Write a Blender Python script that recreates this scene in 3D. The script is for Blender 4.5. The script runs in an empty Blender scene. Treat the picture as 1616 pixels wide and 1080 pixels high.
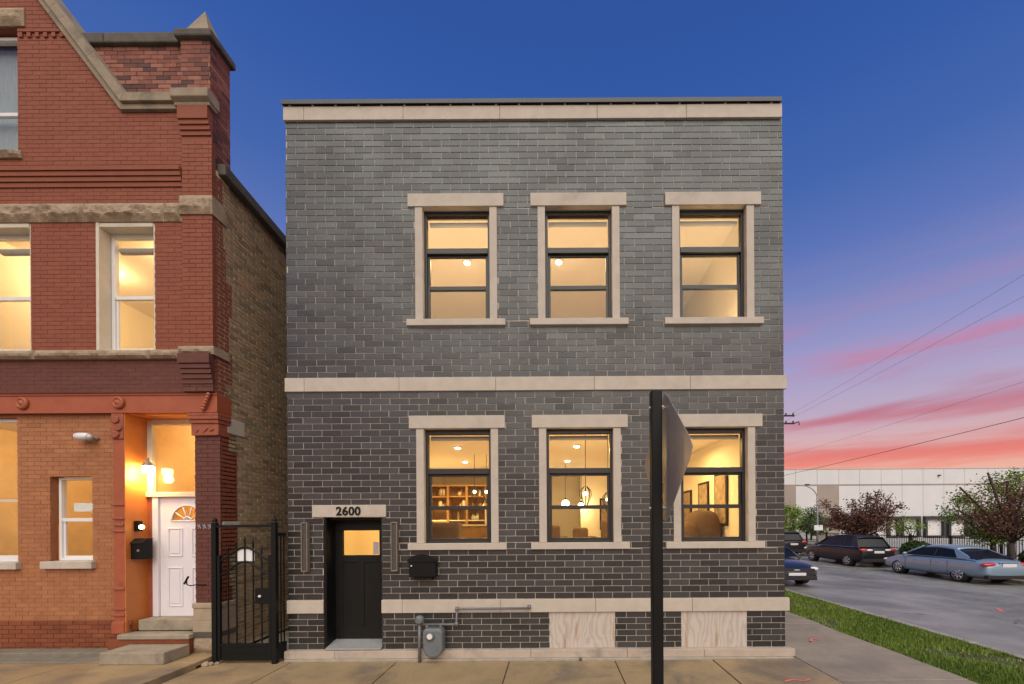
import bpy, bmesh, math, random
import numpy as np
from mathutils import Vector, Matrix
R = math.radians
random.seed(7); np.random.seed(7)
SC = bpy.context.scene
COL = SC.collection

# ------------------------------------------------------------------ camera
EYE = 2.12
cam = bpy.data.cameras.new('camera'); camo = bpy.data.objects.new('camera', cam); COL.objects.link(camo)
camo.location = (0, -6.5, EYE); camo.rotation_euler = (R(90), R(0.35), 0)
cam.lens = 14.48; cam.sensor_width = 36
cam.shift_x = -0.0396; cam.shift_y = 0.177
cam.clip_start = 0.05; cam.clip_end = 3000
SC.camera = camo

# ------------------------------------------------------------------ render, exposure
SC.render.engine = 'CYCLES'
SC.cycles.use_denoising = True
SC.cycles.max_bounces = 10; SC.cycles.transparent_max_bounces = 24
SC.cycles.sample_clamp_indirect = 6.0
SC.view_settings.view_transform = 'Standard'; SC.view_settings.look = 'None'
SC.view_settings.gamma = 1.0; SC.view_settings.use_curve_mapping = False
SC.view_settings.exposure = 1.15
EXPO = 2 ** 1.15

# ------------------------------------------------------------------ sky: dusk, blue overhead, pink streaks low
world = bpy.data.worlds.new('World'); SC.world = world; world.use_nodes = True
SUN_EL, SUN_AZ = 47.0, 8.0
def build_sky():
    nt = world.node_tree; N = nt.nodes; L = nt.links; N.clear()
    out = N.new('ShaderNodeOutputWorld'); bg = N.new('ShaderNodeBackground')
    tc = N.new('ShaderNodeTexCoord'); sep = N.new('ShaderNodeSeparateXYZ')
    tilt = N.new('ShaderNodeMapping'); tilt.inputs['Rotation'].default_value = (0, R(-2), 0)     # the afterglow stands higher to the left
    L.new(tc.outputs['Generated'], tilt.inputs[0]); L.new(tilt.outputs[0], sep.inputs[0])
    def lin(r, g, b):
        f = lambda c: (c / 255 / 12.92) if c / 255 <= .04045 else ((c / 255 + .055) / 1.055) ** 2.4
        return (f(r), f(g), f(b), 1)
    ramp = N.new('ShaderNodeValToRGB'); L.new(sep.outputs['Z'], ramp.inputs[0])
    stops = [(0.0, (246, 186, 142)), (0.10, (238, 182, 158)), (0.18, (212, 172, 174)), (0.23, (188, 168, 192)), (0.33, (158, 153, 198)), (0.42, (124, 134, 190)), (0.50, (92, 115, 182)),
             (0.59, (66, 100, 172)), (0.70, (50, 88, 164)), (0.85, (41, 77, 150)), (1.0, (34, 68, 140))]
    e = ramp.color_ramp.elements
    e[0].position = stops[0][0]; e[0].color = lin(*stops[0][1])
    e[1].position = stops[-1][0]; e[1].color = lin(*stops[-1][1])
    for p, c in stops[1:-1]:
        k = e.new(p); k.color = lin(*c)
    # streaked clouds
    mp = N.new('ShaderNodeMapping'); mp.inputs['Scale'].default_value = (1.0, 1.0, 11.0)
    mp.inputs['Rotation'].default_value = (0, R(-12), 0); mp.inputs['Location'].default_value = (1.3, 5.7, .2)
    L.new(tc.outputs['Generated'], mp.inputs[0])
    nz = N.new('ShaderNodeTexNoise'); nz.inputs['Scale'].default_value = 1.5; nz.inputs['Detail'].default_value = 8
    nz.inputs['Roughness'].default_value = .55; nz.inputs['Distortion'].default_value = .35
    L.new(mp.outputs[0], nz.inputs['Vector'])
    cm = N.new('ShaderNodeMapRange'); cm.interpolation_type = 'SMOOTHSTEP'
    cm.inputs['From Min'].default_value = .40; cm.inputs['From Max'].default_value = .68
    L.new(nz.outputs[0], cm.inputs[0])
    em = N.new('ShaderNodeMapRange'); em.interpolation_type = 'SMOOTHSTEP'
    em.inputs['From Min'].default_value = .52; em.inputs['From Max'].default_value = .22
    L.new(sep.outputs['Z'], em.inputs[0])
    mul = N.new('ShaderNodeMath'); mul.operation = 'MULTIPLY'
    L.new(cm.outputs[0], mul.inputs[0]); L.new(em.outputs[0], mul.inputs[1])
    cr = N.new('ShaderNodeValToRGB'); L.new(sep.outputs['Z'], cr.inputs[0])
    e = cr.color_ramp.elements
    e[0].position = 0; e[0].color = lin(255, 158, 96); e[1].position = .62; e[1].color = lin(160, 128, 182)
    for p, c in ((.10, (250, 138, 104)), (.17, (214, 116, 118)), (.25, (178, 118, 142)), (.34, (206, 122, 150)), (.46, (186, 128, 170))):
        k = e.new(p); k.color = lin(*c)
    mix = N.new('ShaderNodeMix'); mix.data_type = 'RGBA'
    L.new(mul.outputs[0], mix.inputs[0]); L.new(ramp.outputs[0], mix.inputs[6]); L.new(cr.outputs[0], mix.inputs[7])
    # physical sky underneath, sun low and weak
    sky = N.new('ShaderNodeTexSky'); sky.sky_type = 'NISHITA'; sky.sun_disc = False
    sky.sun_elevation = R(SUN_EL); sky.sun_rotation = R(180 + SUN_AZ)
    sc1 = N.new('ShaderNodeVectorMath'); sc1.operation = 'SCALE'; sc1.inputs['Scale'].default_value = 0.002
    L.new(sky.outputs[0], sc1.inputs[0])
    sc2 = N.new('ShaderNodeVectorMath'); sc2.operation = 'SCALE'; sc2.inputs['Scale'].default_value = 1.0 / EXPO
    L.new(mix.outputs[2], sc2.inputs[0])
    ad = N.new('ShaderNodeVectorMath'); ad.operation = 'ADD'
    L.new(sc1.outputs[0], ad.inputs[0]); L.new(sc2.outputs[0], ad.inputs[1])
    L.new(ad.outputs[0], bg.inputs[0]); bg.inputs[1].default_value = 1.0
    L.new(bg.outputs[0], out.inputs[0])
build_sky()

# one broad soft sun (veiled light from behind the viewer)
sun = bpy.data.lights.new('sun', 'SUN'); suno = bpy.data.objects.new('sun', sun); COL.objects.link(suno)
sun.energy = 1.5; sun.angle = R(70); sun.color = (1.0, .925, .735)
d = Vector((math.sin(R(SUN_AZ)) * math.cos(R(SUN_EL)), -math.cos(R(SUN_AZ)) * math.cos(R(SUN_EL)), math.sin(R(SUN_EL))))
suno.rotation_euler = d.to_track_quat('Z', 'Y').to_euler(); suno.location = d * 40

# ------------------------------------------------------------------ material helpers
MATS = {}
def mat(name, col=(.5, .5, .5), rough=.6, metal=0.0, spec=.5, var=0.0, vscale=4.0, bump=0.0, bscale=40.0, tint=None,
        tintc=None, dirt=None, dscale=1.5, dlo=.5, dhi=.7, coat=0.0, emit=None, estr=0.0, rvar=0.0, stretch=(1, 1, 1), trans=0.0, grit=0.0, crack=None):
    m = bpy.data.materials.new(name); m.use_nodes = True; nt = m.node_tree; N = nt.nodes; L = nt.links
    b = N['Principled BSDF']
    b.inputs['Roughness'].default_value = rough; b.inputs['Metallic'].default_value = metal
    b.inputs['Specular IOR Level'].default_value = spec; b.inputs['Coat Weight'].default_value = coat
    b.inputs['Base Color'].default_value = (*col, 1)
    if trans: b.inputs['Transmission Weight'].default_value = trans
    if emit: b.inputs['Emission Color'].default_value = (*emit, 1); b.inputs['Emission Strength'].default_value = estr
    tc = N.new('ShaderNodeTexCoord'); mp = N.new('ShaderNodeMapping'); mp.inputs['Scale'].default_value = stretch
    L.new(tc.outputs['Object'], mp.inputs[0])
    cur = None
    if tintc:      # per-piece colour from the 'tint' attribute
        at = N.new('ShaderNodeAttribute'); at.attribute_name = 'tint'
        rp = N.new('ShaderNodeValToRGB'); L.new(at.outputs['Fac'], rp.inputs[0])
        e = rp.color_ramp.elements; e[0].position = 0; e[0].color = (*tintc[0][1], 1); e[1].position = 1; e[1].color = (*tintc[-1][1], 1)
        for p, c in tintc[1:-1]:
            k = e.new(p); k.color = (*c, 1)
        cur = rp.outputs[0]
    if var:
        nz = N.new('ShaderNodeTexNoise'); nz.inputs['Scale'].default_value = vscale; nz.inputs['Detail'].default_value = 6
        nz.inputs['Roughness'].default_value = .6
        L.new(mp.outputs[0], nz.inputs['Vector'])
        mr = N.new('ShaderNodeMapRange'); mr.inputs['From Min'].default_value = .25; mr.inputs['From Max'].default_value = .75
        mr.inputs['To Min'].default_value = 1 - var; mr.inputs['To Max'].default_value = 1 + var
        L.new(nz.outputs[0], mr.inputs[0])
        sc = N.new('ShaderNodeVectorMath'); sc.operation = 'SCALE'
        if cur is None: sc.inputs[0].default_value = col
        else: L.new(cur, sc.inputs[0])
        L.new(mr.outputs[0], sc.inputs['Scale']); cur = sc.outputs[0]
    if dirt:
        nz = N.new('ShaderNodeTexNoise'); nz.inputs['Scale'].default_value = dscale; nz.inputs['Detail'].default_value = 7
        nz.inputs['Roughness'].default_value = .65; nz.inputs['Distortion'].default_value = .4
        L.new(mp.outputs[0], nz.inputs['Vector'])
        mr = N.new('ShaderNodeMapRange'); mr.interpolation_type = 'SMOOTHSTEP'
        mr.inputs['From Min'].default_value = dlo; mr.inputs['From Max'].default_value = dhi
        L.new(nz.outputs[0], mr.inputs[0])
        mx = N.new('ShaderNodeMix'); mx.data_type = 'RGBA'
        L.new(mr.outputs[0], mx.inputs[0])
        if cur is None: mx.inputs[6].default_value = (*col, 1)
        else: L.new(cur, mx.inputs[6])
        mx.inputs[7].default_value = (*dirt, 1); cur = mx.outputs[2]
    if grit:
        nz = N.new('ShaderNodeTexNoise'); nz.inputs['Scale'].default_value = 85; nz.inputs['Detail'].default_value = 3; nz.inputs['Roughness'].default_value = .7
        L.new(mp.outputs[0], nz.inputs['Vector'])
        mr = N.new('ShaderNodeMapRange'); mr.inputs['From Min'].default_value = .3; mr.inputs['From Max'].default_value = .7
        mr.inputs['To Min'].default_value = 1 - grit; mr.inputs['To Max'].default_value = 1 + grit
        L.new(nz.outputs[0], mr.inputs[0]); sc = N.new('ShaderNodeVectorMath'); sc.operation = 'SCALE'
        L.new(cur, sc.inputs[0]); L.new(mr.outputs[0], sc.inputs['Scale']); cur = sc.outputs[0]
    if crack:
        dn = N.new('ShaderNodeTexNoise'); dn.inputs['Scale'].default_value = 3.0; dn.inputs['Detail'].default_value = 5; L.new(mp.outputs[0], dn.inputs['Vector'])
        sb = N.new('ShaderNodeVectorMath'); sb.operation = 'MULTIPLY_ADD'; L.new(dn.outputs['Color'], sb.inputs[0]); sb.inputs[1].default_value = (.5, .5, .5); L.new(mp.outputs[0], sb.inputs[2])
        vo = N.new('ShaderNodeTexVoronoi'); vo.feature = 'DISTANCE_TO_EDGE'; vo.inputs['Scale'].default_value = crack[0]; L.new(sb.outputs[0], vo.inputs['Vector'])
        mr = N.new('ShaderNodeMapRange'); mr.inputs['From Min'].default_value = crack[1]; mr.inputs['From Max'].default_value = crack[1] * .3; L.new(vo.outputs['Distance'], mr.inputs[0])
        gn = N.new('ShaderNodeTexNoise'); gn.inputs['Scale'].default_value = .8; L.new(mp.outputs[0], gn.inputs['Vector'])
        gm = N.new('ShaderNodeMapRange'); gm.inputs['From Min'].default_value = .46; gm.inputs['From Max'].default_value = .56; L.new(gn.outputs[0], gm.inputs[0])
        mm = N.new('ShaderNodeMath'); mm.operation = 'MULTIPLY'; L.new(mr.outputs[0], mm.inputs[0]); L.new(gm.outputs[0], mm.inputs[1])
        mx = N.new('ShaderNodeMix'); mx.data_type = 'RGBA'; L.new(mm.outputs[0], mx.inputs[0]); L.new(cur, mx.inputs[6]); mx.inputs[7].default_value = (*crack[2], 1); cur = mx.outputs[2]
    if cur is not None: L.new(cur, b.inputs['Base Color'])
    if rvar:
        nz = N.new('ShaderNodeTexNoise'); nz.inputs['Scale'].default_value = 1.1; nz.inputs['Detail'].default_value = 5
        L.new(mp.outputs[0], nz.inputs['Vector'])
        mr = N.new('ShaderNodeMapRange'); mr.inputs['From Min'].default_value = .3; mr.inputs['From Max'].default_value = .7
        mr.inputs['To Min'].default_value = max(.03, rough - rvar); mr.inputs['To Max'].default_value = min(1, rough + rvar)
        L.new(nz.outputs[0], mr.inputs[0]); L.new(mr.outputs[0], b.inputs['Roughness'])
    if bump:
        nz = N.new('ShaderNodeTexNoise'); nz.inputs['Scale'].default_value = bscale; nz.inputs['Detail'].default_value = 4
        L.new(mp.outputs[0], nz.inputs['Vector'])
        bp = N.new('ShaderNodeBump'); bp.inputs['Strength'].default_value = bump; bp.inputs['Distance'].default_value = .01
        L.new(nz.outputs[0], bp.inputs['Height']); L.new(bp.outputs[0], b.inputs['Normal'])
    MATS[name] = m
    return m

def glass_mat(name, tint=(.96, .97, .95), ior=1.5, rough=0.0, boost=1.0):
    m = bpy.data.materials.new(name); m.use_nodes = True; nt = m.node_tree; N = nt.nodes; L = nt.links; N.clear()
    out = N.new('ShaderNodeOutputMaterial'); tr = N.new('ShaderNodeBsdfTransparent'); gl = N.new('ShaderNodeBsdfGlossy')
    tr.inputs[0].default_value = (*tint, 1); gl.inputs['Roughness'].default_value = rough
    ge = N.new('ShaderNodeNewGeometry'); dt = N.new('ShaderNodeVectorMath'); dt.operation = 'DOT_PRODUCT'
    L.new(ge.outputs['Incoming'], dt.inputs[0]); L.new(ge.outputs['Normal'], dt.inputs[1])
    def mth(op, x, y=None):
        q = N.new('ShaderNodeMath'); q.operation = op; L.new(x, q.inputs[0])
        if y is not None: q.inputs[1].default_value = y
        return q.outputs[0]
    ab = mth('ABSOLUTE', dt.outputs['Value']); iv = N.new('ShaderNodeMath'); iv.operation = 'SUBTRACT'; iv.inputs[0].default_value = 1; L.new(ab, iv.inputs[1])
    mu = mth('ADD', mth('MULTIPLY', mth('POWER', iv.outputs[0], 5.0), .96), .045 * boost)
    mx = N.new('ShaderNodeMixShader')
    L.new(mu, mx.inputs[0]); L.new(tr.outputs[0], mx.inputs[1]); L.new(gl.outputs[0], mx.inputs[2])
    L.new(mx.outputs[0], out.inputs[0]); MATS[name] = m
    return m

def emit_mat(name, col, s):
    m = bpy.data.materials.new(name); m.use_nodes = True; nt = m.node_tree; N = nt.nodes; L = nt.links; N.clear()
    out = N.new('ShaderNodeOutputMaterial'); e = N.new('ShaderNodeEmission'); e.inputs[0].default_value = (*col, 1); e.inputs[1].default_value = s
    L.new(e.outputs[0], out.inputs[0]); MATS[name] = m
    return m

# ------------------------------------------------------------------ materials
mat('grey_brick', rough=.38, spec=.62, tintc=[(0, (.011, .011, .0105)), (.5, (.019, .019, .0188)), (1, (.037, .0375, .0375))], var=.22, vscale=14, bump=.25, bscale=60, rvar=.10)
def vary_glaze():
    m = MATS['grey_brick']; nt = m.node_tree; N = nt.nodes; L = nt.links; b = N['Principled BSDF']
    at = N.new('ShaderNodeAttribute'); at.attribute_name = 'tint'
    wn = N.new('ShaderNodeTexWhiteNoise'); wn.noise_dimensions = '1D'; L.new(at.outputs['Fac'], wn.inputs['W'])
    mr = N.new('ShaderNodeMapRange'); mr.inputs['To Min'].default_value = .62; mr.inputs['To Max'].default_value = .92
    L.new(wn.outputs[0], mr.inputs[0]); L.new(mr.outputs[0], b.inputs['Specular IOR Level']); b.inputs['Specular Tint'].default_value = (.95, .98, 1.0, 1)
vary_glaze()
mat('grey_mortar', (.47, .415, .34), .9, var=.18, vscale=5, bump=.3, bscale=120)
mat('limestone', (.485, .43, .36), .78, var=.10, vscale=6, bump=.12, bscale=90, dirt=(.38, .33, .27), dscale=1.2, dlo=.52, dhi=.78)
mat('plinth_stone', (.44, .37, .30), .8, var=.16, vscale=5, bump=.2, bscale=70, dirt=(.26, .22, .18), dscale=2.2, dlo=.5, dhi=.75)
mat('black_metal', (.006, .006, .006), .5, spec=.22, var=.2, vscale=9)
mat('cap_metal', (.045, .046, .05), .38, .4, var=.1, vscale=3)
mat('window_frame', (.022, .022, .022), .38, var=.12, vscale=8)
mat('door_paint', (.008, .008, .0075), .5, spec=.25, var=.15, vscale=5)
mat('sconce_frame', (.28, .25, .21), .4, .5, var=.15, vscale=20)
mat('sconce_glass', (.07, .06, .05), .35, var=.5, vscale=60, bump=.5, bscale=150)
mat('meter_grey', (.13, .15, .16), .5, var=.18, vscale=9, dirt=(.10, .09, .08), dscale=7, dlo=.58, dhi=.75)
mat('meter_pipe', (.17, .17, .17), .5, .3, var=.22, vscale=18, dirt=(.16, .10, .07), dscale=9, dlo=.58, dhi=.75)
mat('dial_white', (.7, .7, .68), .3)
mat('red_brick', rough=.75, tintc=[(0, (.222, .061, .029)), (.5, (.232, .065, .031)), (1, (.245, .071, .034))], var=.10, vscale=7, bump=.3, bscale=60)
mat('red_mortar', (.20, .055, .027), .9, var=.2, vscale=9, bump=.3, bscale=80)
mat('old_brick', rough=.8, tintc=[(0, (.075, .035, .03)), (.25, (.16, .055, .038)), (.6, (.23, .080, .052)), (1, (.30, .13, .09))], var=.2, vscale=9, bump=.4, bscale=60)
mat('old_mortar', (.22, .125, .09), .95, var=.2, vscale=9)
mat('maroon_brick', rough=.7, tintc=[(0, (.108, .034, .023)), (1, (.122, .040, .027))], var=.15, vscale=8, bump=.3, bscale=60)
mat('maroon_mortar', (.088, .028, .020), .9)
mat('orange_brick', rough=.72, tintc=[(0, (.325, .130, .052)), (.5, (.345, .141, .058)), (1, (.375, .158, .068))], var=.14, vscale=6, bump=.3, bscale=60, dirt=(.25, .085, .033), dscale=1.1, dlo=.55, dhi=.8)
mat('orange_mortar', (.315, .126, .051), .9, var=.2, vscale=9)
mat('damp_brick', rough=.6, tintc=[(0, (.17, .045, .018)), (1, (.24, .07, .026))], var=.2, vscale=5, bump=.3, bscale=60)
mat('common_brick', rough=.9, tintc=[(0, (.22, .158, .095)), (.35, (.31, .222, .130)), (.7, (.39, .28, .165)), (1, (.40, .24, .14))], var=.25, vscale=11, bump=.5, bscale=50)
mat('common_mortar', (.52, .44, .31), .95, var=.25, vscale=8, bump=.6, bscale=40)
mat('rock_stone', (.33, .25, .17), .9, var=.28, vscale=8, bump=.6, bscale=35, dirt=(.14, .11, .08), dscale=4, dlo=.55, dhi=.8)
mat('coping_stone', (.27, .22, .155), .85, var=.2, vscale=6, bump=.3, bscale=50, dirt=(.12, .10, .075), dscale=2.5, dlo=.5, dhi=.8)
mat('dark_coping', (.09, .08, .065), .85, var=.3, vscale=7, bump=.3, bscale=50)
mat('iron_paint', (.34, .088, .038), .5, var=.12, vscale=5, bump=.1, bscale=30, dirt=(.18, .045, .022), dscale=3, dlo=.58, dhi=.8)
mat('terracotta', (.30, .082, .042), .7, var=.18, vscale=9, bump=.3, bscale=40)
mat('entry_paint', (.52, .17, .035), .5, var=.10, vscale=4, bump=.1, bscale=30)
mat('cream_trim', (.60, .55, .44), .5, var=.08, vscale=6)
mat('white_vinyl', (.72, .72, .72), .4, var=.05, vscale=6)
mat('white_door', (.72, .69, .74), .4, var=.04, vscale=3, bump=.05, bscale=20)
mat('step_concrete', (.30, .255, .19), .85, var=.2, vscale=6, bump=.4, bscale=45, dirt=(.19, .155, .115), dscale=2.5, dlo=.48, dhi=.7)
mat('base_tan', (.36, .285, .20), .85, var=.15, vscale=6, bump=.3, bscale=50)
mat('damp_concrete', (.20, .175, .13), .8, var=.22, vscale=6, bump=.4, bscale=45, dirt=(.13, .115, .085), dscale=2.0, dlo=.48, dhi=.7)
mat('kerb_concrete', (.34, .31, .26), .85, var=.2, vscale=6, bump=.3, bscale=45)
mat('pavement', (.33, .235, .125), .62, var=.16, vscale=2.2, bump=.35, bscale=70, dirt=(.19, .145, .10), dscale=.9, dlo=.46, dhi=.66, rvar=.16, grit=.22)
mat('side_pavement', (.30, .245, .185), .75, var=.14, vscale=2.5, bump=.3, bscale=70, dirt=(.21, .175, .135), dscale=.7, dlo=.48, dhi=.7, rvar=.1, grit=.18)
mat('joint_dirt', (.055, .045, .032), .95, var=.3, vscale=12)
mat('asphalt', (.27, .26, .235), .40, spec=.5, var=.25, vscale=1.2, bump=.3, bscale=90, dirt=(.17, .165, .15), dscale=.28, dlo=.45, dhi=.62, rvar=.17, grit=.15, crack=(.16, .0035, (.03, .03, .03)))
mat('soil', (.07, .075, .03), .95, var=.4, vscale=6, dirt=(.10, .075, .04), dscale=1.6, dlo=.58, dhi=.72)
mat('lot_concrete', (.40, .38, .35), .85, var=.1, vscale=.6)
mat('ground_far', (.10, .11, .06), .95, var=.2, vscale=.4)
mat('spray_pink', (.75, .16, .13), .8, var=.3, vscale=30)
mat('plywood', (.42, .33, .28), .75)
mat('interior_wall', (.80, .74, .62), .8)
mat('interior_ceiling', (.82, .78, .70), .85)
mat('wood_floor', (.20, .11, .05), .45, var=.2, vscale=4, stretch=(8, 1, 1))
mat('hall_wall', (.80, .60, .34), .7, var=.12, vscale=3)
mat('sofa_brown', (.12, .07, .04), .9, var=.2, vscale=12)
mat('cushion', (.30, .17, .08), .9, var=.2, vscale=12)
mat('shelf_wood', (.30, .17, .065), .6, var=.2, vscale=6)
mat('cabinet_white', (.66, .58, .44), .5)
mat('paper', (.75, .75, .76), .8, var=.06, vscale=20)
mat('picture_print', (.30, .22, .14), .8, var=.6, vscale=9)
mat('shade_fabric', (.42, .40, .37), .9)
mat('curtain', (.33, .37, .42), .9, var=.15, vscale=6, stretch=(10, 1, 1))  # blue-grey puts the reflection in the gable glass into the curtain colour
mat('sign_metal', (.40, .385, .36), .34, .5, var=.12, vscale=5, rvar=.08, bump=.03, bscale=20)
mat('wire_black', (.02, .02, .022), .7)
mat('galvanised', (.42, .42, .42), .5, .4, var=.1, vscale=10)
mat('pole_wood', (.10, .075, .05), .9, var=.3, vscale=5, stretch=(4, 4, .4), bump=.5, bscale=20)
mat('panel_white', (.62, .63, .625), .8, var=.05, vscale=.5)
mat('panel_taupe', (.33, .28, .24), .8, var=.06, vscale=.5)
mat('dock_dark', (.035, .036, .04), .7)
mat('dock_door', (.68, .68, .67), .6, var=.06, vscale=2)
mat('fence_black', (.006, .007, .007), .5, spec=.25)
mat('bark', (.055, .040, .032), .95, var=.3, vscale=9, bump=.6, bscale=30)
for nm, a, c in (('leaf_green', (.08, .145, .020), (.25, .36, .06)), ('leaf_plum', (.06, .025, .018), (.19, .085, .055)), ('leaf_dark', (.03, .06, .015), (.08, .13, .03)),
                 ('blade', (.075, .135, .016), (.26, .34, .06))):
    mat(nm, rough=.6, spec=.3, tintc=[(0, a), (1, c)])
mat('car_blue', (.23, .34, .43), .30, .25, coat=.6, var=.03, vscale=3)
mat('car_black', (.010, .010, .011), .32, .0, spec=.35, coat=.15)
mat('car_maroon', (.018, .013, .014), .4, .0, spec=.35, coat=.12)
mat('car_navy', (.022, .027, .036), .25, .3, coat=.7)
mat('car_glass', (.008, .010, .011), .12, spec=.22)
mat('car_trim', (.015, .015, .016), .55)
mat('tyre', (.018, .018, .018), .85, var=.2, vscale=20)
mat('alloy', (.52, .52, .52), .3, .8, var=.1, vscale=20)
mat('tail_red', (.55, .03, .03), .15, coat=.5)
mat('lamp_clear', (.75, .75, .74), .12, coat=.5)
mat('plate_white', (.68, .69, .72), .4)
glass_mat('pane_glass', boost=.5); glass_mat('pane_glass_warm', (.97, .93, .82), boost=.5)
emit_mat('lamp_glow', (1, .80, .48), 16); emit_mat('lantern_glow', (1, .74, .36), 26); emit_mat('bell_glow', (1, .9, .55), 5)
# insect screen on the lower sash: fine mesh that lets most light through
def screen_mat():
    m = bpy.data.materials.new('insect_screen'); m.use_nodes = True; nt = m.node_tree; N = nt.nodes; L = nt.links; N.clear()
    out = N.new('ShaderNodeOutputMaterial'); tr = N.new('ShaderNodeBsdfTransparent'); df = N.new('ShaderNodeBsdfDiffuse')
    df.inputs[0].default_value = (.02, .016, .012, 1); mx = N.new('ShaderNodeMixShader'); mx.inputs[0].default_value = .14
    L.new(tr.outputs[0], mx.inputs[1]); L.new(df.outputs[0], mx.inputs[2]); L.new(mx.outputs[0], out.inputs[0]); MATS['insect_screen'] = m
screen_mat()
def plywood_nodes():
    m = MATS['plywood']; nt = m.node_tree; N = nt.nodes; L = nt.links; b = N['Principled BSDF']
    tc = N.new('ShaderNodeTexCoord'); mp = N.new('ShaderNodeMapping'); mp.inputs['Scale'].default_value = (1.5, 1, .55)
    L.new(tc.outputs['Object'], mp.inputs[0])
    w = N.new('ShaderNodeTexWave'); w.wave_type = 'BANDS'; w.bands_direction = 'X'; w.inputs['Scale'].default_value = 2.6
    w.inputs['Distortion'].default_value = 24; w.inputs['Detail'].default_value = 4; w.inputs['Detail Scale'].default_value = .8
    L.new(mp.outputs[0], w.inputs[0])
    r = N.new('ShaderNodeValToRGB'); L.new(w.outputs['Fac'], r.inputs[0])
    e = r.color_ramp.elements; e[0].color = (.52, .465, .415, 1); e[1].color = (.43, .375, .33, 1); e[1].position = .95
    k = e.new(.6); k.color = (.50, .435, .37, 1)
    nz = N.new('ShaderNodeTexNoise'); nz.inputs['Scale'].default_value = 2.2; nz.inputs['Detail'].default_value = 3
    mp2 = N.new('ShaderNodeMapping'); mp2.inputs['Scale'].default_value = (4, 1, .6); L.new(tc.outputs['Object'], mp2.inputs[0]); L.new(mp2.outputs[0], nz.inputs[0])
    mr = N.new('ShaderNodeMapRange'); mr.inputs['From Min'].default_value = .6; mr.inputs['From Max'].default_value = .72; L.new(nz.outputs[0], mr.inputs[0])
    mx = N.new('ShaderNodeMix'); mx.data_type = 'RGBA'; L.new(mr.outputs[0], mx.inputs[0]); L.new(r.outputs[0], mx.inputs[6]); mx.inputs[7].default_value = (.37, .27, .185, 1)
    L.new(mx.outputs[2], b.inputs['Base Color'])
plywood_nodes()

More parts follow.
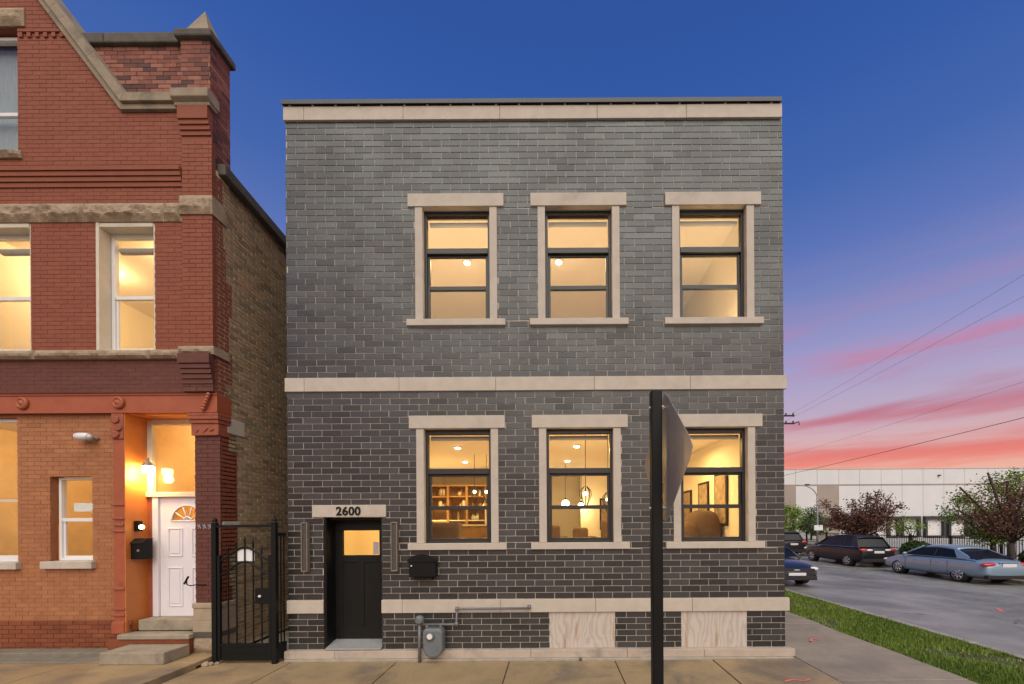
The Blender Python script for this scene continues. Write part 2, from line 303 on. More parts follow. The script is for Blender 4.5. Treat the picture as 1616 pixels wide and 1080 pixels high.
# ------------------------------------------------------------------ mesh helpers
class MB:
    def __init__(s): s.v = []; s.f = []; s.t = []
    def add(s, vs, fs, t=.5):
        n = len(s.v); s.v.extend(vs); s.t.extend([t] * len(vs)); s.f.extend([tuple(i + n for i in f) for f in fs]); return s
    def box(s, x0, x1, y0, y1, z0, z1, t=.5):
        return s.add([(x0, y0, z0), (x1, y0, z0), (x1, y1, z0), (x0, y1, z0), (x0, y0, z1), (x1, y0, z1), (x1, y1, z1), (x0, y1, z1)],
                     [(0, 3, 2, 1), (4, 5, 6, 7), (0, 1, 5, 4), (1, 2, 6, 5), (2, 3, 7, 6), (3, 0, 4, 7)], t)
    def prism(s, poly, y0, y1, axis='y', t=.5):     # outline in (x,z) pushed along y, or (y,z) along x, or (x,y) along z
        n = len(poly)
        P = {'y': lambda p, q: (p[0], q, p[1]), 'x': lambda p, q: (q, p[0], p[1]), 'z': lambda p, q: (p[0], p[1], q)}[axis]
        vs = [P(p, y0) for p in poly] + [P(p, y1) for p in poly]
        fs = [tuple(range(n - 1, -1, -1)), tuple(range(n, 2 * n))] + [(i, (i + 1) % n, n + (i + 1) % n, n + i) for i in range(n)]
        return s.add(vs, fs, t)
    def tube(s, pts, r, n=8, t=.5):
        pts = [Vector(p) for p in pts]; rs = r if isinstance(r, (list, tuple)) else [r] * len(pts)
        vs = []; fs = []
        for i, p in enumerate(pts):
            d = (pts[min(i + 1, len(pts) - 1)] - pts[max(i - 1, 0)]).normalized()
            a = d.orthogonal().normalized() if i == 0 else (a - d * a.dot(d)).normalized()
            b = d.cross(a)
            for k in range(n):
                w = 2 * math.pi * k / n; vs.append(tuple(p + (a * math.cos(w) + b * math.sin(w)) * rs[i]))
        for i in range(len(pts) - 1):
            for k in range(n):
                fs.append((i * n + k, i * n + (k + 1) % n, (i + 1) * n + (k + 1) % n, (i + 1) * n + k))
        fs.append(tuple(range(n - 1, -1, -1))); fs.append(tuple((len(pts) - 1) * n + k for k in range(n)))
        return s.add(vs, fs, t)
    def lathe(s, prof, c, axis='z', n=16, t=.5):
        c = Vector(c); vs = []; fs = []
        for r, h in prof:
            for k in range(n):
                w = 2 * math.pi * k / n; u, v = r * math.cos(w), r * math.sin(w)
                o = {'z': (u, v, h), 'y': (u, h, v), 'x': (h, u, v)}[axis]; vs.append(tuple(c + Vector(o)))
        for i in range(len(prof) - 1):
            for k in range(n):
                fs.append((i * n + k, i * n + (k + 1) % n, (i + 1) * n + (k + 1) % n, (i + 1) * n + k))
        fs.append(tuple(range(n - 1, -1, -1))); fs.append(tuple((len(prof) - 1) * n + k for k in range(n)))
        return s.add(vs, fs, t)
    def ball(s, c, r, n=12, m=8, t=.5):
        rx, ry, rz = r if isinstance(r, tuple) else (r, r, r)
        vs = [(c[0], c[1], c[2] - rz)]; fs = []
        for i in range(1, m):
            a = math.pi * i / m
            for k in range(n):
                w = 2 * math.pi * k / n; vs.append((c[0] + rx * math.sin(a) * math.cos(w), c[1] + ry * math.sin(a) * math.sin(w), c[2] - rz * math.cos(a)))
        vs.append((c[0], c[1], c[2] + rz))
        for k in range(n): fs.append((0, 1 + (k + 1) % n, 1 + k))
        for i in range(m - 2):
            for k in range(n): fs.append((1 + i * n + k, 1 + i * n + (k + 1) % n, 1 + (i + 1) * n + (k + 1) % n, 1 + (i + 1) * n + k))
        for k in range(n): fs.append((len(vs) - 1, 1 + (m - 2) * n + k, 1 + (m - 2) * n + (k + 1) % n))
        return s.add(vs, fs, t)
    def mesh(s, name, m, smooth=False, recalc=False):
        me = bpy.data.meshes.new(name); me.from_pydata(s.v, [], s.f)
        a = me.attributes.new('tint', 'FLOAT', 'POINT'); a.data.foreach_set('value', np.array(s.t, dtype=np.float32))
        if recalc:
            bm = bmesh.new(); bm.from_mesh(me); bmesh.ops.recalc_face_normals(bm, faces=bm.faces); bm.to_mesh(me); bm.free()
        if smooth: me.polygons.foreach_set('use_smooth', np.ones(len(me.polygons), dtype=bool))
        me.materials.append(MATS[m] if isinstance(m, str) else m); me.update()
        return me
    def build(s, name, m, parent=None, smooth=False, bevel=0, recalc=False, seg=2):
        return put(name, s.mesh(name, m, smooth, recalc), parent, bevel, seg)

def put(name, me, parent=None, bevel=0, seg=2):
    o = bpy.data.objects.new(name, me); COL.objects.link(o)
    if parent: adopt(o, parent)
    if bevel:
        b = o.modifiers.new('bevel', 'BEVEL'); b.width = bevel; b.segments = seg; b.limit_method = 'ANGLE'; b.angle_limit = R(35)
    return o
WM = {}
def wmat(o):
    if o.name in WM: return WM[o.name]
    m = Matrix.LocRotScale(o.location, o.rotation_euler, o.scale)
    if o.parent: m = wmat(o.parent) @ o.matrix_parent_inverse @ m
    return m
def adopt(o, parent):
    o.parent = parent; o.matrix_parent_inverse = wmat(parent).inverted()
def tag(o, label=None, cat=None, group=None, kind=None):
    if label: o['label'] = label
    if cat: o['category'] = cat
    if group: o['group'] = group
    if kind: o['kind'] = kind
    return o
def thing(name, label, cat, loc=(0, 0, 0), group=None):
    o = bpy.data.objects.new(name, None); COL.objects.link(o); o.location = loc; o.empty_display_size = .2
    return tag(o, label, cat, group)
def B(*a, **k): return MB().box(*a, **k)

def cut_rects(rect, holes, eps=.006):
    out = [rect]
    for h in holes:
        nxt = []
        for r in out:
            if h[0] >= r[1] - eps or h[1] <= r[0] + eps or h[2] >= r[3] - eps or h[3] <= r[2] + eps: nxt.append(r); continue
            if h[2] > r[2]: nxt.append((r[0], r[1], r[2], h[2]))
            if h[3] < r[3]: nxt.append((r[0], r[1], h[3], r[3]))
            za, zb = max(r[2], h[2]), min(r[3], h[3])
            if h[0] > r[0]: nxt.append((r[0], h[0], za, zb))
            if h[1] < r[1]: nxt.append((h[1], r[1], za, zb))
        out = [r for r in nxt if r[1] - r[0] > .004 and r[3] - r[2] > .004]
    return out
def brick_rects(x0, x1, z0, z1, n, length, joint, holes=(), xmax=None, jog=0.0, phase=0.0):
    """running bond: list of (x0,x1,z0,z1,full)"""
    c = (z1 - z0) / n; out = []
    for i in range(n):
        za, zb = z0 + i * c + joint / 2, z0 + (i + 1) * c - joint / 2
        hi = x1 if xmax is None else min(x1, xmax((za + zb) / 2))
        x = x0 - (phase + (.5 if i % 2 else 0)) * length + random.uniform(-jog, jog)
        while x < hi:
            a, b = max(x, x0) + joint / 2, min(x + length, hi) - joint / 2
            if x < x0: a = x0
            if x + length > hi: b = hi
            if b - a > .02:
                full = (x >= x0 and x + length <= hi)
                for q in cut_rects((a, b, za, zb), holes):
                    w, h = q[1] - q[0], q[3] - q[2]
                    if w > .015 and h > .012: out.append((*q, full and abs(w - (b - a)) < 1e-6 and abs(h - (zb - za)) < 1e-6))
            x += length
    return out
def brick_mass(name, m, parent, rects, y0, depth, side=None, jit=.0012, tint=None):
    mb = MB()
    for r in rects:
        t = random.random() if tint is None else tint(r)
        j = random.uniform(-jit, jit)
        if side is None: e = [random.uniform(-.0014, .0014) for _ in range(4)]; mb.box(r[0] + e[0], r[1] + e[1], y0 + j, y0 + depth, r[2] + e[2], r[3] + e[3], t)
        else: mb.box(side - depth, side + j, r[0], r[1], r[2], r[3], t)
    return tag(mb.build(name, m, parent), kind='stuff')
def wall_piece(name, m, parent, x0, x1, z0, z1, y0, y1, holes):
    mb = MB()
    for r in cut_rects((x0, x1, z0, z1), holes): mb.box(r[0], r[1], y0, y1, r[2], r[3])
    return mb.build(name, m, parent)
def rock(x0, x1, z0, z1, yf, yb, amp, seed, step=.028, side=False):
    """rock-faced stone: smooth drafted edge, broken face"""
    rnd = np.random.RandomState(seed); nx = max(3, int((x1 - x0) / step)); nz = max(3, int((z1 - z0) / step))
    g = rnd.rand(nz + 1, nx + 1); g = (g + np.roll(g, 1, 0) + np.roll(g, 1, 1) + np.roll(np.roll(g, 1, 0), 1, 1)) / 4
    c = rnd.rand(4, 8); cg = np.zeros_like(g)
    for i in range(nz + 1):
        for j in range(nx + 1):
            u, v = j / nx * 6.9, i / nz * 2.9; a, b = int(v), int(u); fu, fv = u - b, v - a
            cg[i, j] = (c[a, b] * (1 - fu) + c[a, b + 1] * fu) * (1 - fv) + (c[a + 1, b] * (1 - fu) + c[a + 1, b + 1] * fu) * fv
    vs = []; fs = []
    for i in range(nz + 1):
        for j in range(nx + 1):
            e = min(i, nz - i) / max(1, nz * .30); e2 = min(j, nx - j) / 1.5; k = min(1, e) * min(1, e2)
            vs.append((x0 + (x1 - x0) * j / nx, yf - amp * k * (.25 + .55 * g[i, j] + .65 * cg[i, j]), z0 + (z1 - z0) * i / nz))
    W = nx + 1
    for i in range(nz):
        for j in range(nx): fs.append((i * W + j, i * W + j + 1, (i + 1) * W + j + 1, (i + 1) * W + j))
    mb = MB(); mb.add(vs, fs)
    ring = [i for i in range(W)] + [i * W + nx for i in range(1, nz + 1)] + [nz * W + j for j in range(nx - 1, -1, -1)] + [i * W for i in range(nz - 1, 0, -1)]
    n0 = len(mb.v); mb.add([(vs[i][0], yb, vs[i][2]) for i in ring], [])
    m = len(ring)
    mb.f.extend([(ring[(k + 1) % m], ring[k], n0 + k, n0 + (k + 1) % m) for k in range(m)])
    return mb

# ================================================================== SETTING
GROUND = tag(B(-500, 500, -300, 900, -.6, -.40).build('ground', 'ground_far'), kind='structure')
ROADZ = -.14
ROADW = -.32
def road_z(x): return ROADZ + (ROADW - ROADZ) * (x - 7.42) / 10.58
tag(MB().prism([(7.42, -.39), (18.0, -.39), (18.0, ROADW), (7.42, ROADZ)], -60, 220).build('side_street', 'asphalt', recalc=True), kind='structure')
tag(MB().box(-60, 7.40, -16, -4.26, -.38, ROADZ - .006).build('front_street', 'asphalt'), kind='structure')
sw = tag(B(-5.30, 3.80, -4.10, .6, -.38, -.035).build('sidewalk', 'joint_dirt'), kind='structure')
xs = [-5.28, -4.05, -2.42, -.68, .95, 2.46, 3.79]; ys = [(-4.09, -2.86), (-2.84, -1.42), (-1.40, .02)]
for i in range(len(xs) - 1):
    for j, (a, b) in enumerate(ys):
        dz = random.uniform(-.006, .006)
        B(xs[i] + .007, xs[i + 1] - .007, a + .006, b - .006, -.12, dz).build('paving_slab', 'pavement', sw, bevel=.008)
ssw = tag(B(3.80, 5.58, -4.10, 60, -.38, -.040).build('corner_sidewalk', 'joint_dirt'), kind='structure')
y = -4.09; k = 0
while y < 30:
    w = 1.55; dz = random.uniform(-.006, .004) - .008
    B(3.815, 5.565, y + .007, y + w - .007, -.12, dz).build('paving_slab', 'side_pavement', ssw, bevel=.008); y += w
tag(B(5.58, 7.28, -4.10, 60, -.38, -.05).build('grass_verge', 'soil'), kind='structure')
kerb = tag(B(7.27, 7.30, -4.2, 60, -.38, -.03).build('kerb', 'joint_dirt'), kind='structure')
for i in range(24):
    B(7.285, 7.43, -4.1 + i * 2.4, -4.1 + (i + 1) * 2.4 - .012, -.37, -.012 + random.uniform(-.006, .006)).build('kerb_stone', 'kerb_concrete', kerb, bevel=.02)
fk = tag(B(-40, 7.26, -4.135, -4.115, -.38, -.03).build('front_kerb', 'joint_dirt'), kind='structure')
for i in range(18):
    B(-36 + i * 2.4, -36 + (i + 1) * 2.4 - .012, -4.27, -4.12, -.37, -.01).build('kerb_stone', 'kerb_concrete', fk, bevel=.02)
# raised walk in front of the red house
rw = tag(B(-14, -5.30, -4.10, .35, -.38, .03).build('raised_walk', 'joint_dirt'), kind='structure')
for (a, b) in ((-13.9, -12.3), (-12.28, -10.6), (-10.58, -8.9), (-8.88, -7.1), (-7.08, -5.285)):
    for (c, e) in ((-4.09, -1.82), (-1.80, -.40)):
        B(a, b, c, e, -.1, .088 + random.uniform(-.004, .004)).build('paving_slab', 'pavement', rw, bevel=.012)
B(-14, -6.72, -.39, -.14, .0, .105).build('wall_strip', 'damp_concrete', rw, bevel=.012)
B(-14, -6.72, -.135, .12, .0, .165).build('wall_strip', 'damp_concrete', rw, bevel=.012)
B(-6.71, -5.30, -.39, .12, .0, .092).build('wall_strip', 'pavement', rw, bevel=.012)
# across the side street
tag(B(18.0, 26.5, -40, 220, -.40, -.19).build('far_verge', 'soil'), kind='structure')
fk2 = tag(B(17.98, 18.0, -40, 120, -.38, -.21).build('far_kerb', 'joint_dirt'), kind='structure')
for i in range(24): B(17.86, 18.02, -2 + i * 3, 1 + i * 3 - .015, -.37, -.175).build('kerb_stone', 'kerb_concrete', fk2, bevel=.02)
tag(B(26.5, 140, -40, 160, -.40, -.10).build('warehouse_yard', 'lot_concrete'), kind='structure')
# spray marks on paving and road
def spray(name, pts, w, z, label):
    mb = MB(); pts = [Vector((p[0], p[1], 0)) for p in pts]
    for a, b in zip(pts[:-1], pts[1:]):
        dd = (b - a).normalized(); nn = Vector((-dd.y, dd.x, 0)) * w * random.uniform(.7, 1.2)
        q = [a + nn, a - nn, b - nn, b + nn]; mb.add([(p.x, p.y, z) for p in q] + [(p.x, p.y, z - .003) for p in q], [(0, 1, 2, 3), (0, 4, 5, 1), (1, 5, 6, 2), (2, 6, 7, 3), (3, 7, 4, 0)])
    return tag(mb.build(name, 'spray_pink', recalc=True), label, 'paint mark')
spray('paint_mark', [(3.05, -1.06), (3.18, -1.00), (3.33, -1.04), (3.44, -.97)], .014, .014, 'pink sprayed squiggle on the tan slab near the building corner')
spray('paint_mark', [(4.55, .78), (4.68, .95), (4.80, .90)], .02, .008, 'small pink sprayed mark on the corner sidewalk beside the grass')
spray('paint_mark', [(11.5, 4.05), (11.75, 4.4)], .05, -.204, 'pink sprayed dash on the wet side street')

# grass: blades
def grass(name, x0, x1, y0, y1, n, h, parent_label, bias=2.0, z=-.05):
    u = np.random.rand(n); yy = y0 + (y1 - y0) * u ** bias; wob = .05 * np.sin(yy * 3.1) + .04 * np.sin(yy * 7.7 + 1); xx = x0 - .04 + wob * .6 + (x1 - x0 + .06) * np.random.rand(n)
    patch = np.sin(xx * 2.1 + 1.3 * np.sin(yy * 1.7)) * np.sin(yy * 1.3 + 2)
    keep = np.random.rand(n) < np.where(patch > .50, .22, 1.0); xx, yy, patch = xx[keep], yy[keep], patch[keep]; n = len(xx)
    sc = 1 + (yy - y0) / (y1 - y0) * 1.5
    hh = h * (.5 + np.random.rand(n)) * (1 - .3 * (patch > .5)); a = np.random.rand(n) * 6.283; w = .006 * sc * (0.7 + .6 * np.random.rand(n))
    lx, ly = (np.random.rand(n) - .5) * h * 1.1, (np.random.rand(n) - .5) * h * 1.1
    V = np.zeros((n, 3, 3)); dx, dy = np.cos(a) * w, np.sin(a) * w
    V[:, 0] = np.stack([xx - dx, yy - dy, np.full(n, z)], 1); V[:, 1] = np.stack([xx + dx, yy + dy, np.full(n, z)], 1)
    V[:, 2] = np.stack([xx + lx, yy + ly, z + hh], 1)
    me = bpy.data.meshes.new(name); me.from_pydata(V.reshape(-1, 3).tolist(), [], np.arange(3 * n).reshape(-1, 3).tolist())
    t = np.repeat(np.clip(.45 + .3 * patch + np.random.randn(n) * .22, 0, 1), 3).astype(np.float32)
    me.attributes.new('tint', 'FLOAT', 'POINT').data.foreach_set('value', t); me.materials.append(MATS['blade'])
    return tag(put(name, me), parent_label, 'grass', kind='stuff')
grass('grass', 5.60, 7.26, -4.0, 22, 120000, .058, 'bright green grass on the verge beside the side street', bias=1.7)
grass('far_grass', 18.1, 21.5, 2, 40, 16000, .12, 'grass under the trees across the side street', bias=1.0, z=-.19)

# ================================================================== GREY BUILDING
GX0, GX1 = -4.18, 3.66
grey = thing('grey_brick_house', 'two-storey charcoal brick house with pale limestone trim and lit windows', 'house', (-.26, 0, 0))
WX = [-1.495, .437, 2.555]; HW = .5275
UP0, UP1 = 5.335, 7.11; LO0, LO1 = 1.815, 3.62
DX0, DX1, DZ0, DZ1 = -3.61, -2.70, .16, 2.235
openings = [(c - HW, c + HW, a, b) for c in WX for a, b in ((UP0, UP1), (LO0, LO1))] + [(DX0, DX1, DZ0, DZ1)]
PLY = [(-.06, .98, .16, .715), (2.02, 3.06, .16, .715)]
stone_holes = []
for c in WX:
    for a, b in ((UP0, UP1), (LO0, LO1)):
        stone_holes += [(c - HW - .12, c + HW + .12, a - .02, b + .02), (c - .755, c + .755, b, b + .205), (c - .775, c + .775, a - .105, a)]
stone_holes += [(DX0, DX1, DZ0 - .2, DZ1), (-3.78, -2.62, DZ1 - .005, 2.43)]
rects = brick_rects(GX0, GX1, .15, .72, 6, .305, .012, stone_holes + PLY) \
      + brick_rects(GX0, GX1, .93, 4.21, 33, .305, .012, stone_holes, phase=.2, jog=.012) \
      + brick_rects(GX0, GX1, 4.43, 8.475, 41, .305, .012, stone_holes, phase=.45, jog=.02)
full = sorted([r for r in rects if r[4]], key=lambda r: abs(r[2] - 1.6) + .12 * abs((r[0] + r[1]) / 2))[:300]
fs = set(full)
brick_mass('brick_field', 'grey_brick', grey, [r for r in rects if r not in fs], 0, .02)
wide = full[0][1] - full[0][0]
for i, r in enumerate(full):
    key = ('gb', round(r[3] - r[2], 4), random.randrange(14))
    if key not in WM:
        WM[key] = B(0, wide, 0, .02, 0, r[3] - r[2], t=random.random()).mesh('brick', 'grey_brick')
    o = bpy.data.objects.new('brick', WM[key]); COL.objects.link(o); o.location = (r[0], random.uniform(-.0012, .0012), r[2]); adopt(o, grey)
wall_piece('front_wall', 'grey_mortar', grey, GX0 + .004, GX1 - .004, .02, 8.69, .008, .30, [(a - .01, b + .01, c - .01, e + .01) for a, b, c, e in openings])
# shell
def sidewall(x0, x1, nm):
    B(x0, x1, .305, 10.2, .02, 8.70).build(nm, 'grey_brick', grey)
sidewall(GX0 + .004, -3.96, 'side_wall'); sidewall(3.42, GX1 - .004, 'side_wall')
B(-3.955, 3.415, 10.0, 10.2, .02, 8.70).build('rear_wall', 'grey_brick', grey)
B(-3.955, 3.415, .305, 9.995, 8.0, 8.2).build('roof', 'cap_metal', grey)
def stones(name, xs, z0, z1, yf, yb, m='limestone'):
    for a, b in zip(xs[:-1], xs[1:]):
        B(a + .002, b - .002, yf + random.uniform(-.002, .002), yb, z0, z1).build(name, m, grey, bevel=.006)
stones('parapet_stone', [-4.195, -3.87, -2.31, -.79, .74, 2.14, 3.645], 8.475, 8.687, -.035, .02)
stones('belt_stone', [-4.20, -3.89, -2.40, -.88, .67, 2.18, 3.70], 4.212, 4.428, -.03, .02)
stones('base_stone', [-4.19, DX0 + .0], .722, .928, -.03, .02)
stones('base_stone', [DX1, -2.37, -.83, .67, 2.19, 3.72], .722, .928, -.03, .02)
stones('plinth_stone', [-4.19, -3.40, -1.9, -.35, 1.15, 2.35, 3.76], .03, .148, -.10, .02, 'plinth_stone')
B(-4.17, 3.72, -.13, .0, -.02, .029).build('footing', 'kerb_concrete', grey, bevel=.008)
cap = B(-4.205, 3.625, -.06, .32, 8.71, 8.765).build('roof_cap', 'cap_metal', grey, bevel=.006)
B(-4.205, 3.625, -.066, -.059, 8.70, 8.765).build('drip_edge', 'cap_metal', cap)
for i in range(22): B(-4.1 + i * .36, -4.1 + i * .36 + .03, -.04, .0, 8.688, 8.7095).build('bracket', 'limestone', cap)

def window(c, z0, z1, idx):
    w = MB(); x0, x1 = c - HW, c + HW; yf, yb = .085, .165; h = z1 - z0
    F = .042
    w.box(x0, x0 + F, yf, yb, z0, z1); w.box(x1 - F, x1, yf, yb, z0, z1)
    w.box(x0 + F, x1 - F, yf, yb, z1 - .07, z1); w.box(x0 + F, x1 - F, yf, yb, z0, z0 + .03)
    w.box(x0 + F, x1 - F, yf - .008, yb, z0 + 1.10, z0 + 1.185)
    o = w.build('window', 'window_frame', grey, bevel=.004)
    for lo, hi, nm in ((.03, .575, 'sash'), (.53, 1.10, 'sash')):
        s = MB(); G = .04; yy = yf + (.02 if lo < .1 else .04); a, b = x0 + F + .001, x1 - F - .001; ze = z0 + hi + (-.001 if lo > .1 else .018)
        zl = z0 + lo + .001
        s.box(a, a + G, yy, yy + .035, zl, ze); s.box(b - G, b, yy, yy + .035, zl, ze)
        s.box(a + G, b - G, yy, yy + .035, zl, zl + .042); s.box(a + G, b - G, yy, yy + .035, ze - (.035 if lo > .1 else .062), ze)
        s.build(nm, 'window_frame', o, bevel=.003)
    for lo, hi, yy in ((1.185, h - .07, yf + .04), (.57, 1.067, yf + .058), (.07, .54, yf + .036)):
        B(x0 + F, x1 - F, yy, yy + .006, z0 + lo - .004, z0 + hi + .004).build('pane', 'pane_glass', o)
    B(x0 + F + .03, x1 - F - .03, yf + .075, yf + .077, z0 + .06, z0 + .55).build('insect_screen', 'insect_screen', o)
    B(x0, x1, yb + .002, .298, z0 - .006, z0 + .012).build('inner_sill', 'white_vinyl', o)
    MB().tube([(x0 + .05, .235, z1 - .11), (x1 - .05, .235, z1 - .11)], .035, 12).build('roller_shade', 'shade_fabric', o, smooth=False)
    B(c - .755, c + .755, -.032, .12, z1 + .002, z1 + .204).build('lintel', 'limestone', o, bevel=.006)
    B(x0 - .118, x0, -.018, .14, z0 + .001, z1 - .001).build('jamb_stone', 'limestone', o, bevel=.005)
    B(x1, x1 + .118, -.018, .14, z0 + .001, z1 - .001).build('jamb_stone', 'limestone', o, bevel=.005)
    B(c - .775, c + .775, -.055, .14, z0 - .103, z0 - .001).build('sill', 'limestone', o, bevel=.006)
    return o
for c in WX:
    window(c, UP0, UP1, 0); window(c, LO0, LO1, 1)
for a, b, z0, z1 in PLY:
    B(a + .004, b - .004, .0035, .0075, z0 - .008, z1 + .003).build('plywood_board', 'plywood', grey)
# entrance
door = B(-3.60, -2.69, .27, .315, .245, 2.23).build('door', 'door_paint', grey)
def door_parts():
    mb = MB()
    for a, b, z0, z1 in ((-3.595, -2.695, 2.02, 2.228), (-3.595, -3.45, .25, 2.02), (-2.845, -2.695, .25, 2.02), (-3.45, -2.845, 1.50, 1.615), (-3.45, -2.845, .25, .44), (-3.20, -3.10, .44, 1.50)):
        mb.box(a, b, .256, .272, z0 + .0005, z1 - .0005)
    mb.build('stile', 'door_paint', door, bevel=.004)
    # lit lite
    B(-3.445, -2.85, .262, .268, 1.62, 2.015).build('pane', 'pane_glass_warm', door)
    B(-2.945, -2.855, .259, .2615, 1.63, 1.83).build('notice', 'galvanised', door)
    s = MB().box(DX0 + .0005, -3.565, -.012, .262, DZ0, DZ1).box(-3.56, DX1 - .0005, .06, .262, 2.19, DZ1)
    s.box(DX1 - .012, DX1 - .001, .03, .262, DZ0, 2.19)
    s.build('door_frame', 'black_metal', door, bevel=.004)
    MB().prism([(-.06, .16), (.262, .16), (.262, .243), (.2, .235), (-.06, .185)], -3.563, -2.702, 'x').build('threshold', 'galvanised', door, recalc=True)
    MB().lathe([(.012, 0), (.012, -.05), (.03, -.055), (.034, -.075), (.02, -.09)], (-2.76, .256, 1.22), 'y', 14).build('handle', 'black_metal', door, smooth=True)
# the door slab must be open where the lite is
bpy.data.objects.remove(door)
mbd = MB()
for r in cut_rects((-3.60, -2.69, .245, 2.23), [(-3.45, -2.845, 1.615, 2.02)]): mbd.box(r[0], r[1], .27, .315, r[2], r[3])
door = mbd.build('door', 'door_paint', grey); door_parts()
hl = B(-3.78, -2.62, -.03, .05, DZ1 + .001, 2.428).build('door_lintel', 'limestone', grey, bevel=.006)
cu = bpy.data.curves.new('number', 'FONT'); cu.body = '2600'; cu.size = .185; cu.extrude = .006; cu.offset = .0045; cu.align_x = 'CENTER'; cu.space_character = 1.06
to = bpy.data.objects.new('tmp', cu); COL.objects.link(to); dg = bpy.context.evaluated_depsgraph_get()
me = bpy.data.meshes.new_from_object(to.evaluated_get(dg)); bpy.data.objects.remove(to)
me.transform(Matrix.Translation((-3.205, -.036, 2.268)) @ Matrix.Rotation(R(90), 4, 'X')); me.materials.clear(); me.materials.append(MATS['black_metal'])
put('house_number', me, hl)
for i, (c, lab) in enumerate(((-3.875, 'slim bronze wall sconce left of the black front door'), (-2.475, 'slim bronze wall sconce right of the black front door'))):
    t = thing('wall_sconce', lab, 'wall lamp', (c, 0, 1.4), 'sconces flanking the front door')
    z0, z1 = 1.385, 2.155; s = MB()
    s.box(c - .05, c - .036, -.085, -.002, z0, z1).box(c + .036, c + .05, -.085, -.002, z0, z1).box(c - .035, c + .035, -.085, -.002, z1 - .016, z1).box(c - .035, c + .035, -.085, -.002, z0, z0 + .016)
    s.build('frame', 'sconce_frame', t, bevel=.003)
    B(c - .0345, c + .0345, -.068, -.002, z0 + .017, z1 - .017).build('diffuser', 'sconce_glass', t)
# mailbox
t = thing('mailbox', 'black arched mailbox on the charcoal wall right of the door', 'mailbox', (-2.02, -.06, 1.25))
pr = [(-2.225, 1.30), (-1.815, 1.30), (-1.815, 1.56), (-1.90, 1.615), (-2.02, 1.64), (-2.14, 1.615), (-2.225, 1.56)]
MB().prism(pr, -.13, -.001).build('body', 'black_metal', t, recalc=True, bevel=.008)
MB().prism([(-2.245, 1.53), (-1.795, 1.53), (-1.795, 1.575), (-1.895, 1.632), (-2.02, 1.658), (-2.145, 1.632), (-2.245, 1.575)], -.145, -.131).build('flap', 'black_metal', t, recalc=True, bevel=.004)
MB().lathe([(.012, 0), (.012, -.012), (.006, -.016)], (-2.185, -.131, 1.475), 'y', 10).build('lock', 'dial_white', t)
B(-2.16, -1.88, -.10, -.03, 1.255, 1.298).build('paper_holder', 'black_metal', t)
# gas meter
t = thing('gas_meter', 'grey gas meter with riser pipe and regulator on the brick base', 'meter', (-1.95, -.15, 0))
MB().tube([(-2.055, -.17, -.03), (-2.055, -.17, .60)], .024, 12).build('riser_pipe', 'meter_pipe', t, smooth=True)
MB().lathe([(.03, .05), (.062, .045), (.07, .01), (.07, -.01), (.062, -.045), (.03, -.05)], (-2.055, -.17, .645), 'y', 20).build('regulator', 'meter_grey', t, smooth=True)
MB().tube([(-2.01, -.17, .575), (-1.52, -.17, .575), (-1.50, -.16, .585), (-1.49, -.15, .61), (-1.49, -.12, .79), (-1.48, -.10, .80), (-.36, -.09, .80)], .018, 10).build('outlet_pipe', 'meter_pipe', t, smooth=True)
MB().tube([(-.37, -.09, .785), (-.37, -.09, .85)], .027, 10).tube([(-1.49, -.12, .77), (-1.49, -.10, .83)], .027, 10).tube([(-1.52, -.165, .575), (-1.46, -.165, .578)], .028, 10).build('pipe_elbow', 'meter_pipe', t, smooth=True)
mp_ = [(-1.985, .47), (-1.96, .53), (-1.70, .53), (-1.675, .47), (-1.68, .20), (-1.72, .12), (-1.80, .085), (-1.88, .085), (-1.95, .13), (-1.98, .22)]
bd = MB().prism(mp_, -.27, -.06).build('meter_body', 'meter_grey', t, recalc=True, bevel=.035, seg=3)
MB().lathe([(.062, 0), (.065, -.03), (.05, -.045)], (-1.86, -.265, .42), 'y', 18).build('dial_housing', 'meter_grey', bd, smooth=True)
MB().lathe([(.043, 0), (.041, -.006)], (-1.86, -.309, .425), 'y', 18).build('dial', 'dial_white', bd)
MB().tube([(-1.94, -.165, .52), (-1.94, -.165, .575)], .026, 10).tube([(-1.73, -.165, .52), (-1.73, -.165, .575)], .026, 10).build('union_nut', 'meter_pipe', bd)
tag(MB().tube([(.42, -.155, .0), (.42, -.155, .035), (.42, -.155, .045)], [.016, .016, .028], 10).build('pipe_cleanout', 'meter_pipe', smooth=True), 'small dark pipe stub at the foot of the wall', 'pipe')

# ---- rooms of the grey building
def room(owner, x0, x1, y0, y1, z0, z1, wall='interior_wall', ceil='interior_ceiling', floor='wood_floor', front=None):
    T = .05
    B(x0, x1, y0, y1, z0 - T, z0).build('room_floor', floor, owner)
    B(x0, x1, y0, y1, z1, z1 + T).build('room_ceiling', ceil, owner)
    B(x0, x0 + T, y0, y1, z0 + .001, z1 - .001).build('room_wall', wall, owner); B(x1 - T, x1, y0, y1, z0 + .001, z1 - .001).build('room_wall', wall, owner)
    B(x0 + T, x1 - T, y1 - T, y1, z0 + .001, z1 - .001).build('room_wall', wall, owner)
room(grey, -3.95, 3.41, .302, 8.2, 1.20, 3.76)
room(grey, -3.95, 3.41, .302, 6.2, 4.45, 7.55)
B(1.55, 1.65, 1.6, 8.1, 4.455, 7.545).build('room_wall', 'interior_wall', grey)
B(.9, 3.3, 6.6, 6.7, 1.202, 3.755).build('room_wall', 'interior_wall', grey)
WARM = (1.0, .615, .20); WARM2 = (1.0, .63, .28)
def point(name, loc, w, col=WARM, r=.06, parent=None):
    l = bpy.data.lights.new(name, 'POINT'); l.energy = w; l.color = col; l.shadow_soft_size = r
    o = bpy.data.objects.new(name, l); COL.objects.link(o); o.location = loc
    if parent: adopt(o, parent)
    return o
